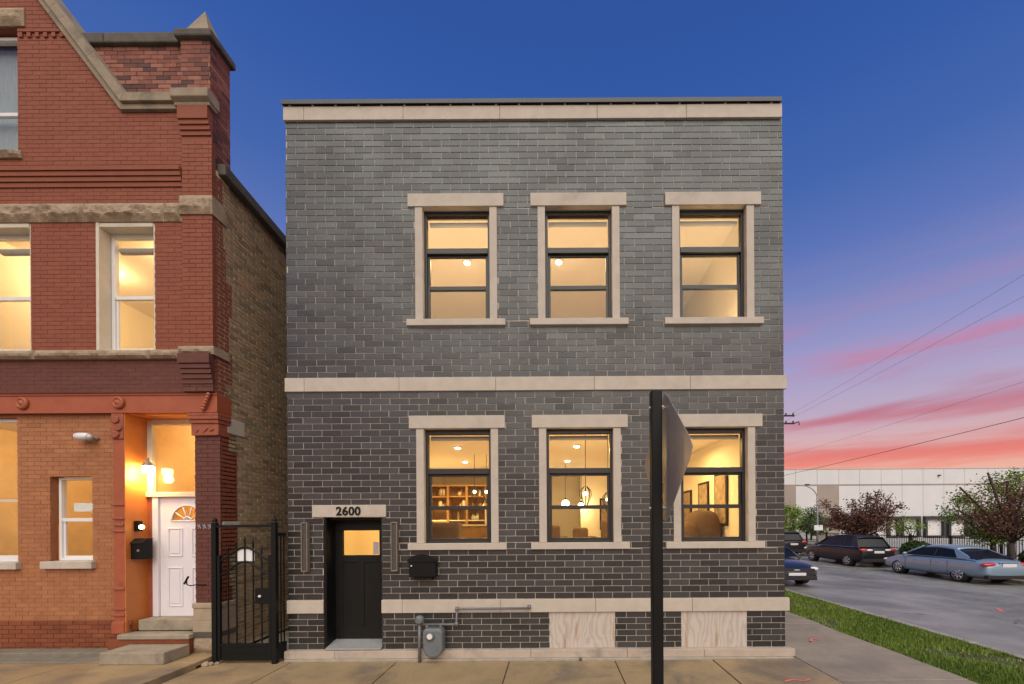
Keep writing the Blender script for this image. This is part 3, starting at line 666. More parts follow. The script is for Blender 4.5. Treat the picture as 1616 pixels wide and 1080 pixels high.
def area(name, loc, w, size, col=WARM, parent=None):
    l = bpy.data.lights.new(name, 'AREA'); l.energy = w; l.color = col; l.shape = 'DISK'; l.size = size; l.spread = R(170)
    o = bpy.data.objects.new(name, l); COL.objects.link(o); o.location = loc
    if parent: adopt(o, parent)
    return o
def downlight(x, y, zc, w, label, grp):
    col = WARM if zc < 4 else WARM2
    t = thing('ceiling_light', label, 'ceiling light', (x, y, zc), grp)
    MB().lathe([(.085, -.002), (.085, -.012), (.062, -.014)], (x, y, zc), 'z', 20).build('trim_ring', 'cabinet_white', t)
    MB().lathe([(.06, -.0142), (.055, -.03), (.03, -.038)], (x, y, zc), 'z', 16).build('bulb', 'lamp_glow', t, smooth=True)
    area('lamp_light', (x, y, zc - .045), w, .10, col, parent=t)
    return t
LW1, LW2 = 25, 19
for x, y, lab in ((-2.02, 2.3, 'nearer recessed light seen in the lower left window'), (-2.28, 4.3, 'farther recessed light seen in the lower left window'),
                  (.52, 2.2, 'nearer recessed light seen in the lower middle window'), (.40, 4.25, 'farther recessed light seen in the lower middle window')):
    downlight(x, y, 3.755, LW1, lab, 'recessed ceiling lights on the ground floor')
downlight(2.5, 2.0, 3.755, LW1, 'recessed light over the right end of the ground floor room', 'recessed ceiling lights on the ground floor')
for x, y, lab in ((-1.74, 2.04, 'recessed light seen in the upper left window'), (.16, 2.04, 'recessed light seen in the upper middle window')):
    downlight(x, y, 7.545, LW2, lab, 'recessed ceiling lights upstairs')
def fill_lamp(x, y, z, w, lab, h=.55):  # added lamp, kept out of view below the sills to brighten the room
    t = thing('fill_lamp', lab, 'lamp', (x, y, z))
    MB().lathe([(.10, 0), (.10, .02), (.015, .03), (.012, h - .2)], (x, y, z), 'z', 16).build('stand', 'black_metal', t, smooth=True)
    MB().lathe([(.07, h - .21), (.12, h - .16), (.12, h - .04), (.07, h)], (x, y, z), 'z', 16).build('lamp_shade', 'lamp_glow', t, smooth=True)
    point('lamp_light', (x, y, z + h + .14), w, WARM if z < 4 else WARM2, .10, t)
fill_lamp(3.0, .62, 4.455, 34, 'unseen added fill lamp under the upper right window')
fill_lamp(-2.9, .62, 4.455, 34, 'unseen added fill lamp left of the upper left window')
fill_lamp(-.55, .62, 4.455, 30, 'unseen added fill lamp between the upper left and middle windows')
fill_lamp(-3.5, 5.0, 1.205, 24, 'unseen added fill lamp by the left wall of the ground floor')
fill_lamp(1.5, .62, 1.205, 22, 'unseen added fill lamp between the lower middle and right windows', .4)
fill_lamp(-.5, .62, 1.205, 20, 'unseen added fill lamp between the lower left and middle windows', .4)
def pendant(x, y, zc, zb, label, kind):
    t = thing('pendant_lamp', label, 'pendant lamp', (x, y, zc))
    MB().tube([(x, y, zc), (x, y, zb + .3)], .006, 6).build('cord', 'black_metal', t)
    if kind == 'globe':
        MB().ball((x, y, zb + .16), .10).build('globe', 'lamp_glow', t, smooth=True); MB().lathe([(.03, .25), (.04, .31)], (x, y, zb), 'z', 12).build('socket', 'black_metal', t)
        point('lamp_light', (x, y, zb + .02), 9, r=.1, parent=t)
    else:
        mb = MB()
        for k in range(8):
            a = k * math.pi / 4; q = lambda r, h: (x + r * math.cos(a), y + r * math.sin(a), zb + h)
            mb.tube([q(.03, .40), q(.10, .32), q(.105, .24), q(.05, .10), q(.008, 0)], .006, 5)
        mb.build('cage', 'black_metal', t); MB().ball((x, y, zb + .27), .035, 8, 6).build('bulb', 'lamp_glow', t)
pendant(.36, 4.9, 3.755, 2.50, 'larger glowing globe pendant in the lower middle window', 'globe')
pendant(.90, 6.3, 3.755, 2.50, 'smaller glowing globe pendant in the lower middle window', 'globe')
pendant(.60, .95, 3.755, 2.38, 'black cage pendant hanging in the lower middle window', 'cage')
pendant(1.02, 1.05, 3.755, 2.28, 'black cage pendant at the right edge of the lower middle window', 'cage')
pendant(-1.83, 3.2, 3.755, 2.60, 'cage pendant nearest the middle of the lower left window', 'cage')
pendant(-1.55, 3.2, 3.755, 2.60, 'cage pendant at the right of the lower left window', 'cage')
def sofa(x0, x1, y0, z, label, h=.86, m='sofa_brown'):
    t = thing('sofa', label, 'sofa', ((x0 + x1) / 2, y0, z))
    B(x0, x1, y0, y0 + .22, z + .1, z + h).build('backrest', m, t, bevel=.06, seg=3)
    B(x0, x1, y0 + .221, y0 + .9, z + .1, z + .42).build('seat', m, t, bevel=.05, seg=3)
    B(x0 - .2, x0 - .002, y0, y0 + .9, z + .1, z + .62).build('arm', m, t, bevel=.05, seg=3); B(x1 + .002, x1 + .2, y0, y0 + .9, z + .1, z + .62).build('arm', m, t, bevel=.05, seg=3)
    for a in (x0, x1):
        for b in (y0 + .08, y0 + .82): B(a - .03, a + .03, b - .03, b + .03, z, z + .1).build('leg', 'black_metal', t)
sofa(-2.42, -1.72, 1.2, 1.205, 'brown sofa back seen in the lower left window', .94)
sofa(-1.28, -1.10, 1.6, 1.205, 'small chair at the right of the lower left window', .60, 'cushion')
sofa(-.10, .16, 2.3, 1.205, 'narrow dark chair at the left of the lower middle window', .88)
sofa(.42, .74, 2.0, 1.205, 'brown armchair in the middle of the lower middle window', .82)
sofa(1.0, 1.35, 1.9, 1.205, 'tall dark armchair at the right of the lower middle window', .98)
def bed_pile():
    t = thing('heaped_sofa', 'dark rounded heap of cushions on a sofa in the lower right window', 'sofa', (3.0, 1.6, 1.205))
    B(2.5, 3.34, 1.4, 2.6, 1.21, 1.75).build('seat', 'sofa_brown', t, bevel=.08, seg=3)
    for c, r in (((2.95, 1.7, 1.95), (.40, .3, .42)), ((3.18, 1.9, 2.0), (.24, .3, .36)), ((2.68, 1.6, 1.85), (.26, .25, .30))):
        MB().ball(c, r, 18, 12).build('cushion', 'sofa_brown', t, smooth=True)
bed_pile()
def shelves():
    Z = 1.205
    t = thing('kitchen_shelving', 'open kitchen shelving along the back wall in the lower left window', 'shelving', (-2.4, 5.6, Z))
    for x in (-3.6, -3.05, -2.5, -1.95, -1.4): B(x - .03, x + .03, 5.5, 5.9, Z, 3.25).build('upright', 'shelf_wood', t)
    B(-3.6, -1.4, 5.901, 5.93, Z, 3.25).build('back_board', 'shelf_wood', t)
    for z in (1.5, 1.85, 2.2, 2.55, 2.9, 3.22):
        for a in (-3.6, -3.05, -2.5, -1.95): B(a + .031, a + .519, 5.51, 5.899, z, z + .035).build('shelf', 'cabinet_white' if z == 2.2 else 'shelf_wood', t)
    for i in range(60):
        x = random.uniform(-3.5, -1.5); z = random.choice((1.535, 1.885, 2.235, 2.585, 2.935)); h = random.uniform(.12, .26); w = random.uniform(.03, .075)
        if min(abs(x - q) for q in (-3.6, -3.05, -2.5, -1.95, -1.4)) > .11:
            MB().lathe([(w * .8, 0), (w, h * .3), (w * .9, h * .7), (w * .5, h)], (x, 5.66 + random.uniform(0, .12), z), 'z', 10).build('jar', random.choice(('cabinet_white', 'cushion', 'dial_white', 'picture_print')), t, smooth=True)
    c = thing('kitchen_counter', 'pale kitchen counter in front of the shelving', 'counter', (-2.3, 4.3, Z))
    B(-3.3, -1.5, 4.1, 4.6, Z, 2.06).build('cabinet', 'shelf_wood', c); B(-3.35, -1.45, 4.05, 4.65, 2.061, 2.10).build('worktop', 'cabinet_white', c)
    MB().tube([(-1.75, 4.3, 2.1), (-1.75, 4.3, 2.55), (-1.78, 4.2, 2.62), (-1.80, 4.1, 2.55)], .02, 8).build('tap', 'dial_white', c, smooth=True)
shelves()
def picture(x, y0, y1, z0, z1, label, wall='x'):
    t = thing('picture_frame', label, 'picture', (x, (y0 + y1) / 2, z0))
    if wall == 'x':
        B(x - .035, x, y0, y1, z0, z1).build('frame', 'black_metal', t); B(x - .04, x - .036, y0 + .05, y1 - .05, z0 + .05, z1 - .05).build('print', 'picture_print', t)
    else:
        B(y0, y1, x - .035, x, z0, z1).build('frame', 'black_metal', t); B(y0 + .05, y1 - .05, x - .04, x - .036, z0 + .05, z1 - .05).build('print', 'picture_print', t)
picture(3.355, 1.35, 1.95, 2.05, 3.1, 'nearest framed picture on the right wall in the lower right window')
picture(3.355, 2.3, 2.9, 2.05, 3.0, 'second framed picture on the right wall in the lower right window')
picture(3.355, 3.4, 4.2, 2.05, 2.9, 'farthest framed picture on the right wall in the lower right window')
picture(6.595, 1.5, 2.3, 1.9, 2.9, 'framed picture on the back wall in the lower right window', 'y')

# ================================================================== RED HOUSE
RX = -5.32          # plane of the side wall
red = thing('red_brick_house', 'red painted brick house with stone bands, gable and orange shopfront', 'house', (-8.9, .1, .1))
CX = -8.95
def gable_x(z):      # right edge of the gable wall at height z
    return -5.80 if z < 8.65 else -6.74 - (z - 8.65) / 1.345
def gable_l(z): return 2 * CX - gable_x(z)
W1 = (-7.175, -6.255, 4.885, 6.905); W0 = (-9.13, -8.21, 4.885, 6.905); WG = (-9.5, -8.40, 8.03, 9.98)
GL = (-9.60, -8.27, 10.0, 10.28); GS = (-9.60, -8.32, 7.92, 8.03)
holes_up = [W1, W0, WG, GL, GS]
rr = [r for r in brick_rects(-12.4, -5.80, 7.75, 11.55, 56, .212, .008, holes_up, xmax=gable_x) if r[0] > gable_l((r[2] + r[3]) / 2)]
rr += brick_rects(-12.4, -5.80, 7.205, 7.455, 4, .212, .008)
rr += brick_rects(-12.4, -5.80, 4.885, 6.905, 30, .212, .008, holes_up)
brick_mass('brick_field', 'red_brick', red, rr, 0, .02)
brick_mass('brick_field', 'maroon_brick', red, brick_rects(-12.4, -5.80, 4.225, 4.735, 8, .212, .008), 0, .02)
mb = MB()
for r in cut_rects((-12.4, -5.80, 4.22, 8.64), [tuple(v + e for v, e in zip(h, (-.01, .01, -.01, .01))) for h in (W1, W0, (WG[0], WG[1], WG[2], 8.65))]): mb.box(r[0], r[1], .0035, .32, r[2], r[3])
for i in range(57):
    z = 8.64 + i * .05; a, b = gable_l(z + .05), gable_x(z + .05)
    for r in cut_rects((a, b, z, z + .05), [(WG[0] - .01, WG[1] + .01, WG[2], WG[3] + .01)]): mb.box(r[0], r[1], .0035, .32, r[2], r[3])
mb.build('front_wall', 'red_mortar', red)
# stepped string courses
for i, (a, b) in enumerate(((7.46, 7.525), (7.535, 7.60), (7.61, 7.675), (7.685, 7.748))):
    B(-12.4, -5.80, -.018 * (i + 1), .005, a, b).build('string_course', 'red_brick', red)
for i in range(6): B(-8.36 + i * .13, -8.30 + i * .13, -.02, .005, 9.83, 9.90).build('dentil', 'red_brick', red)
B(-8.37, -7.55, -.025, .004, 9.905, 9.935).build('dentil_course', 'red_brick', red)
# gable coping
def band(poly, o0, o1, y0, y1, name, m):
    P = [Vector(p) for p in poly]; mb = MB()
    def off(d):
        out = []
        for i, p in enumerate(P):
            ns = []
            if i > 0: e = (P[i] - P[i - 1]).normalized(); ns.append(Vector((-e.y, e.x)))
            if i < len(P) - 1: e = (P[i + 1] - P[i]).normalized(); ns.append(Vector((-e.y, e.x)))
            n = sum(ns, Vector((0, 0))).normalized(); out.append(p + n * d / n.dot(ns[0]))
        return out
    A, C = off(o0), off(o1)
    for i in range(len(P) - 1):
        o = MB().prism([A[i], A[i + 1], C[i + 1], C[i]], y0, y1).build(name, m, red, recalc=True, bevel=.006)
ln = [(CX, 8.65 + (-6.74 - CX) * 1.345), (-7.85, 8.65 + (7.85 - 6.74) * 1.345), (-7.28, 8.65 + .54 * 1.345), (-6.74, 8.65), (-5.81, 8.65)]
band(ln, 0, .085, -.05, .34, 'coping_mould', 'coping_stone'); band(ln, .087, .22, -.095, .36, 'coping_stone', 'coping_stone')
lm = [(2 * CX + 6.74 - .0, 8.65), (CX - .003, 8.65 + (-6.74 - CX) * 1.345)]
band(lm, 0, .085, -.05, .34, 'coping_mould', 'coping_stone'); band(lm, .087, .22, -.095, .36, 'coping_stone', 'coping_stone')
# pier beside the gable
def old_bricks(x0, x1, z0, z1, n, y0, nm='brick_field'):
    return brick_mass(nm, 'old_brick', red, brick_rects(x0, x1, z0, z1, n, .212, .008, jog=.02), y0, .02)
B(-5.816, -5.366, .004, .40, 7.3, 9.775).build('pier_core', 'old_mortar', red)
old_bricks(-5.82, -5.362, 8.66, 9.775, 16, -.002)
brick_mass('brick_field', 'old_brick', red, brick_rects(.018, .40, 7.80, 9.775, 29, .212, .008, jog=.02), 0, .02, side=-5.36)
B(-8.3, -5.83, .115, .33, 8.5, 9.80).build('parapet_core', 'old_mortar', red); old_bricks(-8.3, -5.822, 8.66, 9.80, 17, .10)
for a, b in ((-8.3, -7.1), (-7.09, -5.9)): B(a, b, .04, .40, 9.803, 9.97).build('parapet_coping', 'dark_coping', red, bevel=.02)
B(-5.885, -5.295, -.07, .46, 9.778, 9.90).build('pier_cap', 'dark_coping', red, bevel=.025)
MB().add([(-5.80, .0, 9.901), (-5.375, .0, 9.901), (-5.375, .38, 9.901), (-5.80, .38, 9.901), (-5.59, .19, 10.47)], [(0, 3, 2, 1), (0, 1, 4), (1, 2, 4), (2, 3, 4), (3, 0, 4)]).build('pier_pyramid', 'coping_stone', red)
# kneeler and corbel
rock(-5.84, -5.29, 8.655, 8.70, -.10, .05, .005, 3).build('kneeler_stone', 'coping_stone', red, recalc=True)
MB().prism([(-.10, 8.70), (-.16, 8.74), (-.16, 8.87), (.08, 8.87), (.08, 8.70)], -5.86, -5.275, 'x').build('kneeler_stone', 'coping_stone', red, recalc=True, bevel=.012)
B(-5.80, -5.33, -.10, .004, 8.455, 8.654).build('corbel', 'red_brick', red)
for i in range(4): B(-5.80, -5.325, -.08 + i * .02, .004, 8.385 - i * .07, 8.45 - i * .07).build('corbel', 'red_brick', red)
# lower pier strip, painted
def strip(z0, z1, n, m, y=-.03):
    brick_mass('pier_bricks', m, red, brick_rects(-5.79, RX, z0, z1, n, .212, .008), y, .03)
    B(-5.786, RX - .002, y + .006, .05, z0, z1).build('pier_backing', 'red_mortar' if m == 'red_brick' else 'maroon_mortar', red)
strip(7.295, 8.17, 13, 'red_brick'); strip(4.93, 6.995, 30, 'red_brick'); strip(4.225, 4.80, 8, 'maroon_brick')
# stone band with rock face
for i, (a, b) in enumerate(((-12.4, -10.9), (-10.9, -9.8), (-9.8, -8.72), (-8.72, -8.03), (-8.03, -7.34), (-7.34, -6.08), (-6.08, -5.80))):
    rock(a + .004, b - .004, 6.91, 7.20, -.015, .10, .085, 10 + i).build('band_stone', 'rock_stone', red)
rock(-5.82, -5.30, 7.0, 7.29, -.05, .24, .06, 31).build('band_stone', 'rock_stone', red)
for i, (a, b) in enumerate(((-12.4, -9.9), (-9.9, -8.1), (-8.1, -6.3), (-6.3, -5.82))):
    rock(a + .003, b - .003, 4.742, 4.878, -.05, .10, .06, 50 + i).build('sill_stone', 'rock_stone', red)
rock(-5.84, -5.285, 4.80, 4.925, -.06, .26, .05, 61).build('sill_stone', 'rock_stone', red)
rock(GL[0], GL[1], GL[2], GL[3], -.02, .08, .06, 71).build('lintel_stone', 'rock_stone', red)
rock(GS[0], GS[1], GS[2], GS[3], -.03, .08, .05, 72).build('sill_stone', 'rock_stone', red)
B(-5.80, -5.31, -.12, -.031, 4.645, 4.795).build('bracket', 'maroon_brick', red)
for i in range(4): B(-5.795, -5.315, -.10 + i * .018, -.031, 4.57 - i * .075, 4.635 - i * .075).build('bracket', 'maroon_brick', red)
# side wall: common brick with a painted, toothed return
random.seed(11)
B(RX - .30, RX - .006, .33, 9.6, .05, 7.70).build('side_wall', 'common_mortar', red)
B(RX - .30, RX - .006, .16, .33, .05, 4.2).build('side_wall', 'common_mortar', red); B(RX - .30, RX - .006, .05, .33, 4.2, 7.78).build('side_wall', 'common_mortar', red)
rs = brick_rects(.0, 4.6, 4.22, 7.70, 52, .205, .016, jog=.012) + brick_rects(.12, 4.6, .10, 4.21, 61, .205, .016, jog=.012)
teeth = {}
def painted(r):
    k = int(r[2] / .55); teeth.setdefault(k, random.choice((.14, .2, .26, .32)))
    return (r[0] + r[1]) / 2 < teeth[k] + (.0 if r[2] > 4.2 else .10)
P_, Q_ = [], []
for r in rs:
    painted(r); T = teeth[int(r[2] / .55)] + (.04 if r[2] > 4.2 else .14)
    if r[1] <= T: P_.append(r)
    elif r[0] >= T: Q_.append(r)
    else: P_.append((r[0], T, *r[2:])); Q_.append((T + .002, *r[1:]))
brick_mass('side_bricks', 'red_brick', red, P_, 0, .03, side=RX, jit=.001)
brick_mass('side_bricks', 'common_brick', red, Q_, 0, .03, side=RX, jit=.002)
B(-5.60, RX + .012, .24, .62, 3.63, 3.88).build('bearing_stone', 'limestone', red, bevel=.01)
B(-5.60, RX + .010, .14, .50, 2.10, 2.18).build('bearing_stone', 'limestone', red, bevel=.01)
# eaves
MB().prism([(.10, 7.74), (.10, 7.92), (9.6, 7.22), (9.6, 7.04)], RX - .1, RX + .11, 'x').build('gutter', 'dark_coping', red, recalc=True, bevel=.02)
MB().prism([(.36, 8.10), (.36, 8.16), (9.7, 7.30), (9.7, 7.24)], -12.4, RX - .11, 'x').build('roof', 'cap_metal', red, recalc=True)
B(-12.6, -12.405, .006, 9.6, .1, 7.7).build('side_wall', 'common_brick', red); B(-12.4, RX - .31, 9.4, 9.6, .1, 7.2).build('rear_wall', 'common_brick', red)

# upper windows of the red house
def sash_window(x0, x1, z0, z1, depth, frame, glass, parent, split=.5, trim=True, fr=.05):
    o = MB(); y0 = depth
    o.box(x0, x0 + fr, y0, y0 + .08, z0, z1); o.box(x1 - fr, x1, y0, y0 + .08, z0, z1); o.box(x0 + fr, x1 - fr, y0, y0 + .08, z1 - fr, z1); o.box(x0 + fr, x1 - fr, y0, y0 + .08, z0, z0 + fr)
    w = o.build('window', frame, parent, bevel=.004)
    zm = z0 + (z1 - z0) * split
    B(x0 + fr, x1 - fr, y0 + .012, y0 + .06, zm - .028, zm + .028).build('meeting_rail', frame, w, bevel=.004)
    s = MB()
    for a, b, c, e in ((x0 + fr + .0005, x0 + fr + .03, z0 + fr, zm - .03), (x1 - fr - .03, x1 - fr - .0005, z0 + fr, zm - .03)): s.box(a, b, y0 + .03, y0 + .06, c, e)
    s.box(x0 + fr + .031, x1 - fr - .031, y0 + .03, y0 + .06, z0 + fr, z0 + fr + .035)
    s.build('lower_sash', frame, w, bevel=.003)
    B(x0 + fr, x1 - fr, y0 + .035, y0 + .041, zm, z1 - fr).build('pane', glass, w); B(x0 + fr, x1 - fr, y0 + .045, y0 + .051, z0 + fr, zm).build('pane', glass, w)
    return w
for W in (W1, W0):
    w = sash_window(W[0] + .055, W[1] - .03, W[2] + .03, W[3] - .07, .17, 'white_vinyl', 'pane_glass', red, .47)
    s = MB().box(W[0], W[0] + .05, -.01, .25, W[2], W[3]).box(W[1] - .028, W[1], .01, .25, W[2], W[3]).box(W[0] + .05, W[1] - .028, .0, .25, W[3] - .065, W[3]).box(W[0] + .05, W[1] - .028, .02, .25, W[2], W[2] + .028)
    s.build('trim', 'cream_trim', w, bevel=.006)
    MB().tube([(W[0] + .12, .275, W[3] - .28), (W[1] - .1, .275, W[3] - .28)], .05, 12).build('roller_shade', 'shade_fabric', w)
w = sash_window(WG[0] + .05, WG[1] - .01, WG[2] + .02, WG[3] - .02, .10, 'white_vinyl', 'pane_glass', red, .36)
B(WG[0] + .08, WG[1] - .04, .26, .27, WG[2] + .05, WG[3] - .05).build('curtain', 'curtain', w)
room(red, -9.7, -5.66, .325, 3.6, 4.95, 7.15, 'interior_wall')
def bowl_lamp(x, y, z, w, lab):
    t = thing('ceiling_lamp', lab, 'ceiling lamp', (x, y, z))
    MB().lathe([(.04, 0), (.16, -.05), (.19, -.10), (.14, -.15), (.03, -.18)], (x, y, z), 'z', 18).build('bowl', 'lamp_glow', t, smooth=True)
    MB().lathe([(.08, 0), (.08, -.02)], (x, y, z), 'z', 14).build('canopy', 'galvanised', t)
    point('lamp_light', (x, y, z - .30), w, (1, .60, .24) if z > 5 else (1, .55, .15), .12, t)
bowl_lamp(-6.9, 1.4, 7.148, 24, 'glowing ceiling lamp in the upper right window of the red house')
bowl_lamp(-8.8, 1.5, 7.148, 17, 'glowing ceiling lamp in the upper left window of the red house')

# shopfront level
SY = .10
B(-12.4, RX + .005, .035, .33, 3.915, 4.218).build('iron_beam', 'iron_paint', red, bevel=.01)
B(-12.4, RX + .015, .02, .034, 4.19, 4.222).build('beam_flange', 'iron_paint', red); B(-12.4, RX + .015, .02, .034, 3.912, 3.94).build('beam_flange', 'iron_paint', red)
for x in (-8.38, -6.86):
    o = MB().lathe([(.095, .01), (.095, -.03), (.07, -.05), (.055, -.035), (.05, -.03), (.03, -.055), (.012, -.06)], (x, .034, 4.07), 'y', 24).build('rosette', 'iron_paint', red, smooth=True)
fin = MB()
for i in range(6): fin.ball((-5.50 + .018 * i, -.01, 3.96 + .045 * i), (.034, .03, .032), 8, 6)
fin.build('twisted_finial', 'iron_paint', red, smooth=True)
SW = (-8.05, -7.37, 1.562, 2.918); BWN = (-10.2, -8.57, 1.55, 3.86)
shop_holes = [SW, BWN, (-8.14, -7.32, 1.44, 1.562), (-10.3, -8.52, 1.435, 1.55)]
brick_mass('brick_field', 'orange_brick', red, brick_rects(-12.4, -7.0, .62, 3.91, 48, .205, .008, shop_holes), SY, .02)
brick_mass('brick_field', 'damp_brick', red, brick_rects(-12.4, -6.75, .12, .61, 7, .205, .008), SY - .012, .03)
wall_piece('front_wall', 'orange_mortar', red, -12.4, -7.0, .1, 3.914, SY + .004, .30, [tuple(v + e for v, e in zip(h, (-.01, .01, -.01, .01))) for h in (SW, BWN)])
B(-8.14, -7.32, .03, .25, 1.442, 1.560).build('sill', 'limestone', red, bevel=.008); B(-10.3, -8.52, .03, .25, 1.437, 1.548).build('sill', 'limestone', red, bevel=.008)
w = sash_window(SW[0] + .045, SW[1] - .001, SW[2] + .001, SW[3] - .01, .18, 'white_vinyl', 'pane_glass', red, .49, fr=.04)
B(-7.86, -7.52, .265, .268, 2.36, 2.50).build('notice', 'paper', w)
B(SW[0] + .002, SW[0] + .04, .20, .24, SW[2] + .002, 2.15).build('trim', 'entry_paint', w)  # orange strip: light along the left window edge put into colour
w2 = MB().box(BWN[0], BWN[1] - .001, .16, .22, BWN[2] + .001, BWN[2] + .10).box(BWN[0], BWN[1] - .001, .16, .22, BWN[3] - .05, BWN[3]).box(BWN[1] - .012, BWN[1] - .001, .16, .22, BWN[2] + .101, BWN[3] - .051).build('window', 'white_vinyl', red, bevel=.004)
B(BWN[0], BWN[1] - .012, .185, .191, BWN[2] + .1, BWN[3] - .05).build('pane', 'pane_glass', w2); B(BWN[0], BWN[1] - .013, .17, .20, 2.52, 2.56).build('glazing_bar', 'cream_trim', w2)
room(red, -10.4, -7.05, .305, 3.2, .7, 3.95, 'hall_wall')
bowl_lamp(-8.6, 1.6, 3.945, 17, 'ceiling lamp glowing behind the shopfront windows')
# floodlight
t = thing('security_light', 'small pale floodlight on the orange brick wall', 'lamp', (-7.35, .05, 3.5))
MB().tube([(-7.26, .10, 3.52), (-7.30, .04, 3.53), (-7.34, .0, 3.53)], .025, 8).build('arm', 'galvanised', t, smooth=True)
MB().lathe([(.03, .06), (.055, .0), (.06, -.10), (.055, -.16), (.02, -.17)], (-7.34, .0, 3.535), 'x', 14).build('housing', 'white_vinyl', t, smooth=True)
MB().ball((-7.30, .0, 3.52), (.06, .05, .055), 10, 8).build('sensor', 'galvanised', t, smooth=True)
# cast-iron column
ic = MB().box(-6.985, -6.80, .05, .22, .55, 3.50).build('iron_column', 'iron_paint', red, bevel=.012)
B(-6.995, -6.80, .03, .24, 3.50, 3.912).build('capital', 'terracotta', ic, bevel=.01)
for i, z in enumerate((3.80, 3.68, 3.57)):
    MB().lathe([(.055, 0), (.06, -.015), (.04, -.03), (.03, -.018), (.012, -.03)], (-6.89 + (.025 if i % 2 else -.02), .03, z), 'y', 12).build('scroll', 'terracotta', ic, smooth=True)
for z0, z1 in ((2.22, 2.26), (2.02, 2.05), (2.44, 2.47), (1.10, 1.15), (.78, .82), (.68, .72)): B(-7.0, -6.80, .03, .24, z0, z1).build('moulding', 'terracotta', ic, bevel=.01)
for x in (-6.94, -6.89, -6.84): MB().lathe([(.03, 0), (.03, -.014), (.01, -.02)], (x, .05, 2.14), 'y', 10).build('boss', 'terracotta', ic)
B(-7.01, -6.80, .02, .25, .40, .60).build('base', 'iron_paint', ic, bevel=.02)
# entry
EX0, EX1, EY = -6.79, -5.72, .40
en = B(EX0 - .009, EX0 + .003, .045, .52, .42, 3.91).build('entry_reveal', 'entry_paint', red)
B(EX0 + .001, EX1, .11, .52, 3.905, 3.9145).build('entry_soffit', 'entry_paint', red)
tr = MB().box(EX0 + .001, EX0 + .08, EY, EY + .08, 2.68, 3.86).box(EX0 + .08, EX1, EY, EY + .08, 3.81, 3.90).box(EX0 + .001, EX1, EY - .03, EY + .1, 2.60, 2.68).build('transom_window', 'cream_trim', red, bevel=.006)
B(EX0 + .08, EX1 + .1, EY + .035, EY + .041, 2.66, 3.83).build('pane', 'pane_glass', tr)
dr = MB()
for r in cut_rects((-6.60, -5.69, .60, 2.595), [(-6.42, -5.87, 2.19, 2.47)]): dr.box(r[0], r[1], EY + .03, EY + .075, r[2], r[3])
wd = dr.build('entry_door', 'white_door', red)
def fan():
    c = (-6.145, 2.195); r = .265; n = 18; mb = MB(); y0, y1 = EY + .0265, EY + .0295
    arc = [(c[0] + r * math.cos(math.pi * k / n), c[1] + r * math.sin(math.pi * k / n)) for k in range(n + 1)]
    # door skin around the half-round light
    top = [(-6.42, 2.19), (-6.42, 2.47), (-5.87, 2.47), (-5.87, 2.19)]
    right = arc[:n // 2 + 1]; left = arc[n // 2:]
    for k in range(n):
        a, b = arc[k], arc[k + 1]; q = lambda p: (c[0] + (p[0] - c[0]) * 1.0, 2.471)
        mb.prism([a, (a[0], 2.471), (b[0], 2.471), b], EY + .029, EY + .076)
    mb.prism([(-6.421, 2.189), (-6.421, 2.471), (c[0] - r, 2.471), (c[0] - r, 2.189)], EY + .029, EY + .076); mb.prism([(c[0] + r, 2.189), (c[0] + r, 2.471), (-5.869, 2.471), (-5.869, 2.189)], EY + .029, EY + .076)
    mb.build('fan_surround', 'white_door', wd, recalc=True)
    MB().prism(arc, EY + .045, EY + .05).build('pane', 'pane_glass_warm', wd, recalc=True)
    b = MB()
    for k in (36, 72, 108, 144): b.tube([(c[0], EY + .035, c[1]), (c[0] + r * math.cos(R(k)), EY + .035, c[1] + r * math.sin(R(k)))], .008, 6)
    b.tube([(p[0], EY + .03, p[1]) for p in arc], .012, 6); b.tube([(c[0] - r, EY + .03, c[1]), (c[0] + r, EY + .03, c[1])], .012, 6)
    b.tube([(c[0] + .07 * math.cos(math.pi * k / 8), EY + .03, c[1] + .07 * math.sin(math.pi * k / 8)) for k in range(9)], .010, 6)
    b.build('glazing_bar', 'white_door', wd, smooth=True)
    for z0, z1 in ((1.62, 2.05), (.98, 1.48), (.74, .90)) if False else ((1.60, 2.08), (.76, 1.42)):
        for a, e in ((-6.47, -6.22), (-6.07, -5.82)):
            s = MB(); T = .022
            s.box(a, e, EY + .018, EY + .0295, z1 - T, z1).box(a, e, EY + .018, EY + .0295, z0, z0 + T).box(a, a + T, EY + .018, EY + .0295, z0 + T, z1 - T).box(e - T, e, EY + .018, EY + .0295, z0 + T, z1 - T)
            s.build('panel_moulding', 'white_door', wd, bevel=.008)
            B(a + .05, e - .05, EY + .022, EY + .0295, z0 + .05, z1 - .05).build('panel', 'white_door', wd, bevel=.006)
fan()
B(-6.70, -6.603, EY - .01, EY + .09, .60, 2.598).build('door_frame', 'white_door', wd, bevel=.006)
B(EX0 + .001, -6.705, EY + .01, EY + .1, .42, 2.598).build('door_jamb', 'terracotta', wd)
room(red, EX0 - .02, -5.65, EY + .10, 2.6, .6, 4.2, 'hall_wall')
bowl_lamp(-6.5, 2.1, 4.195, 6, 'hall lamp glowing behind the transom over the white door')
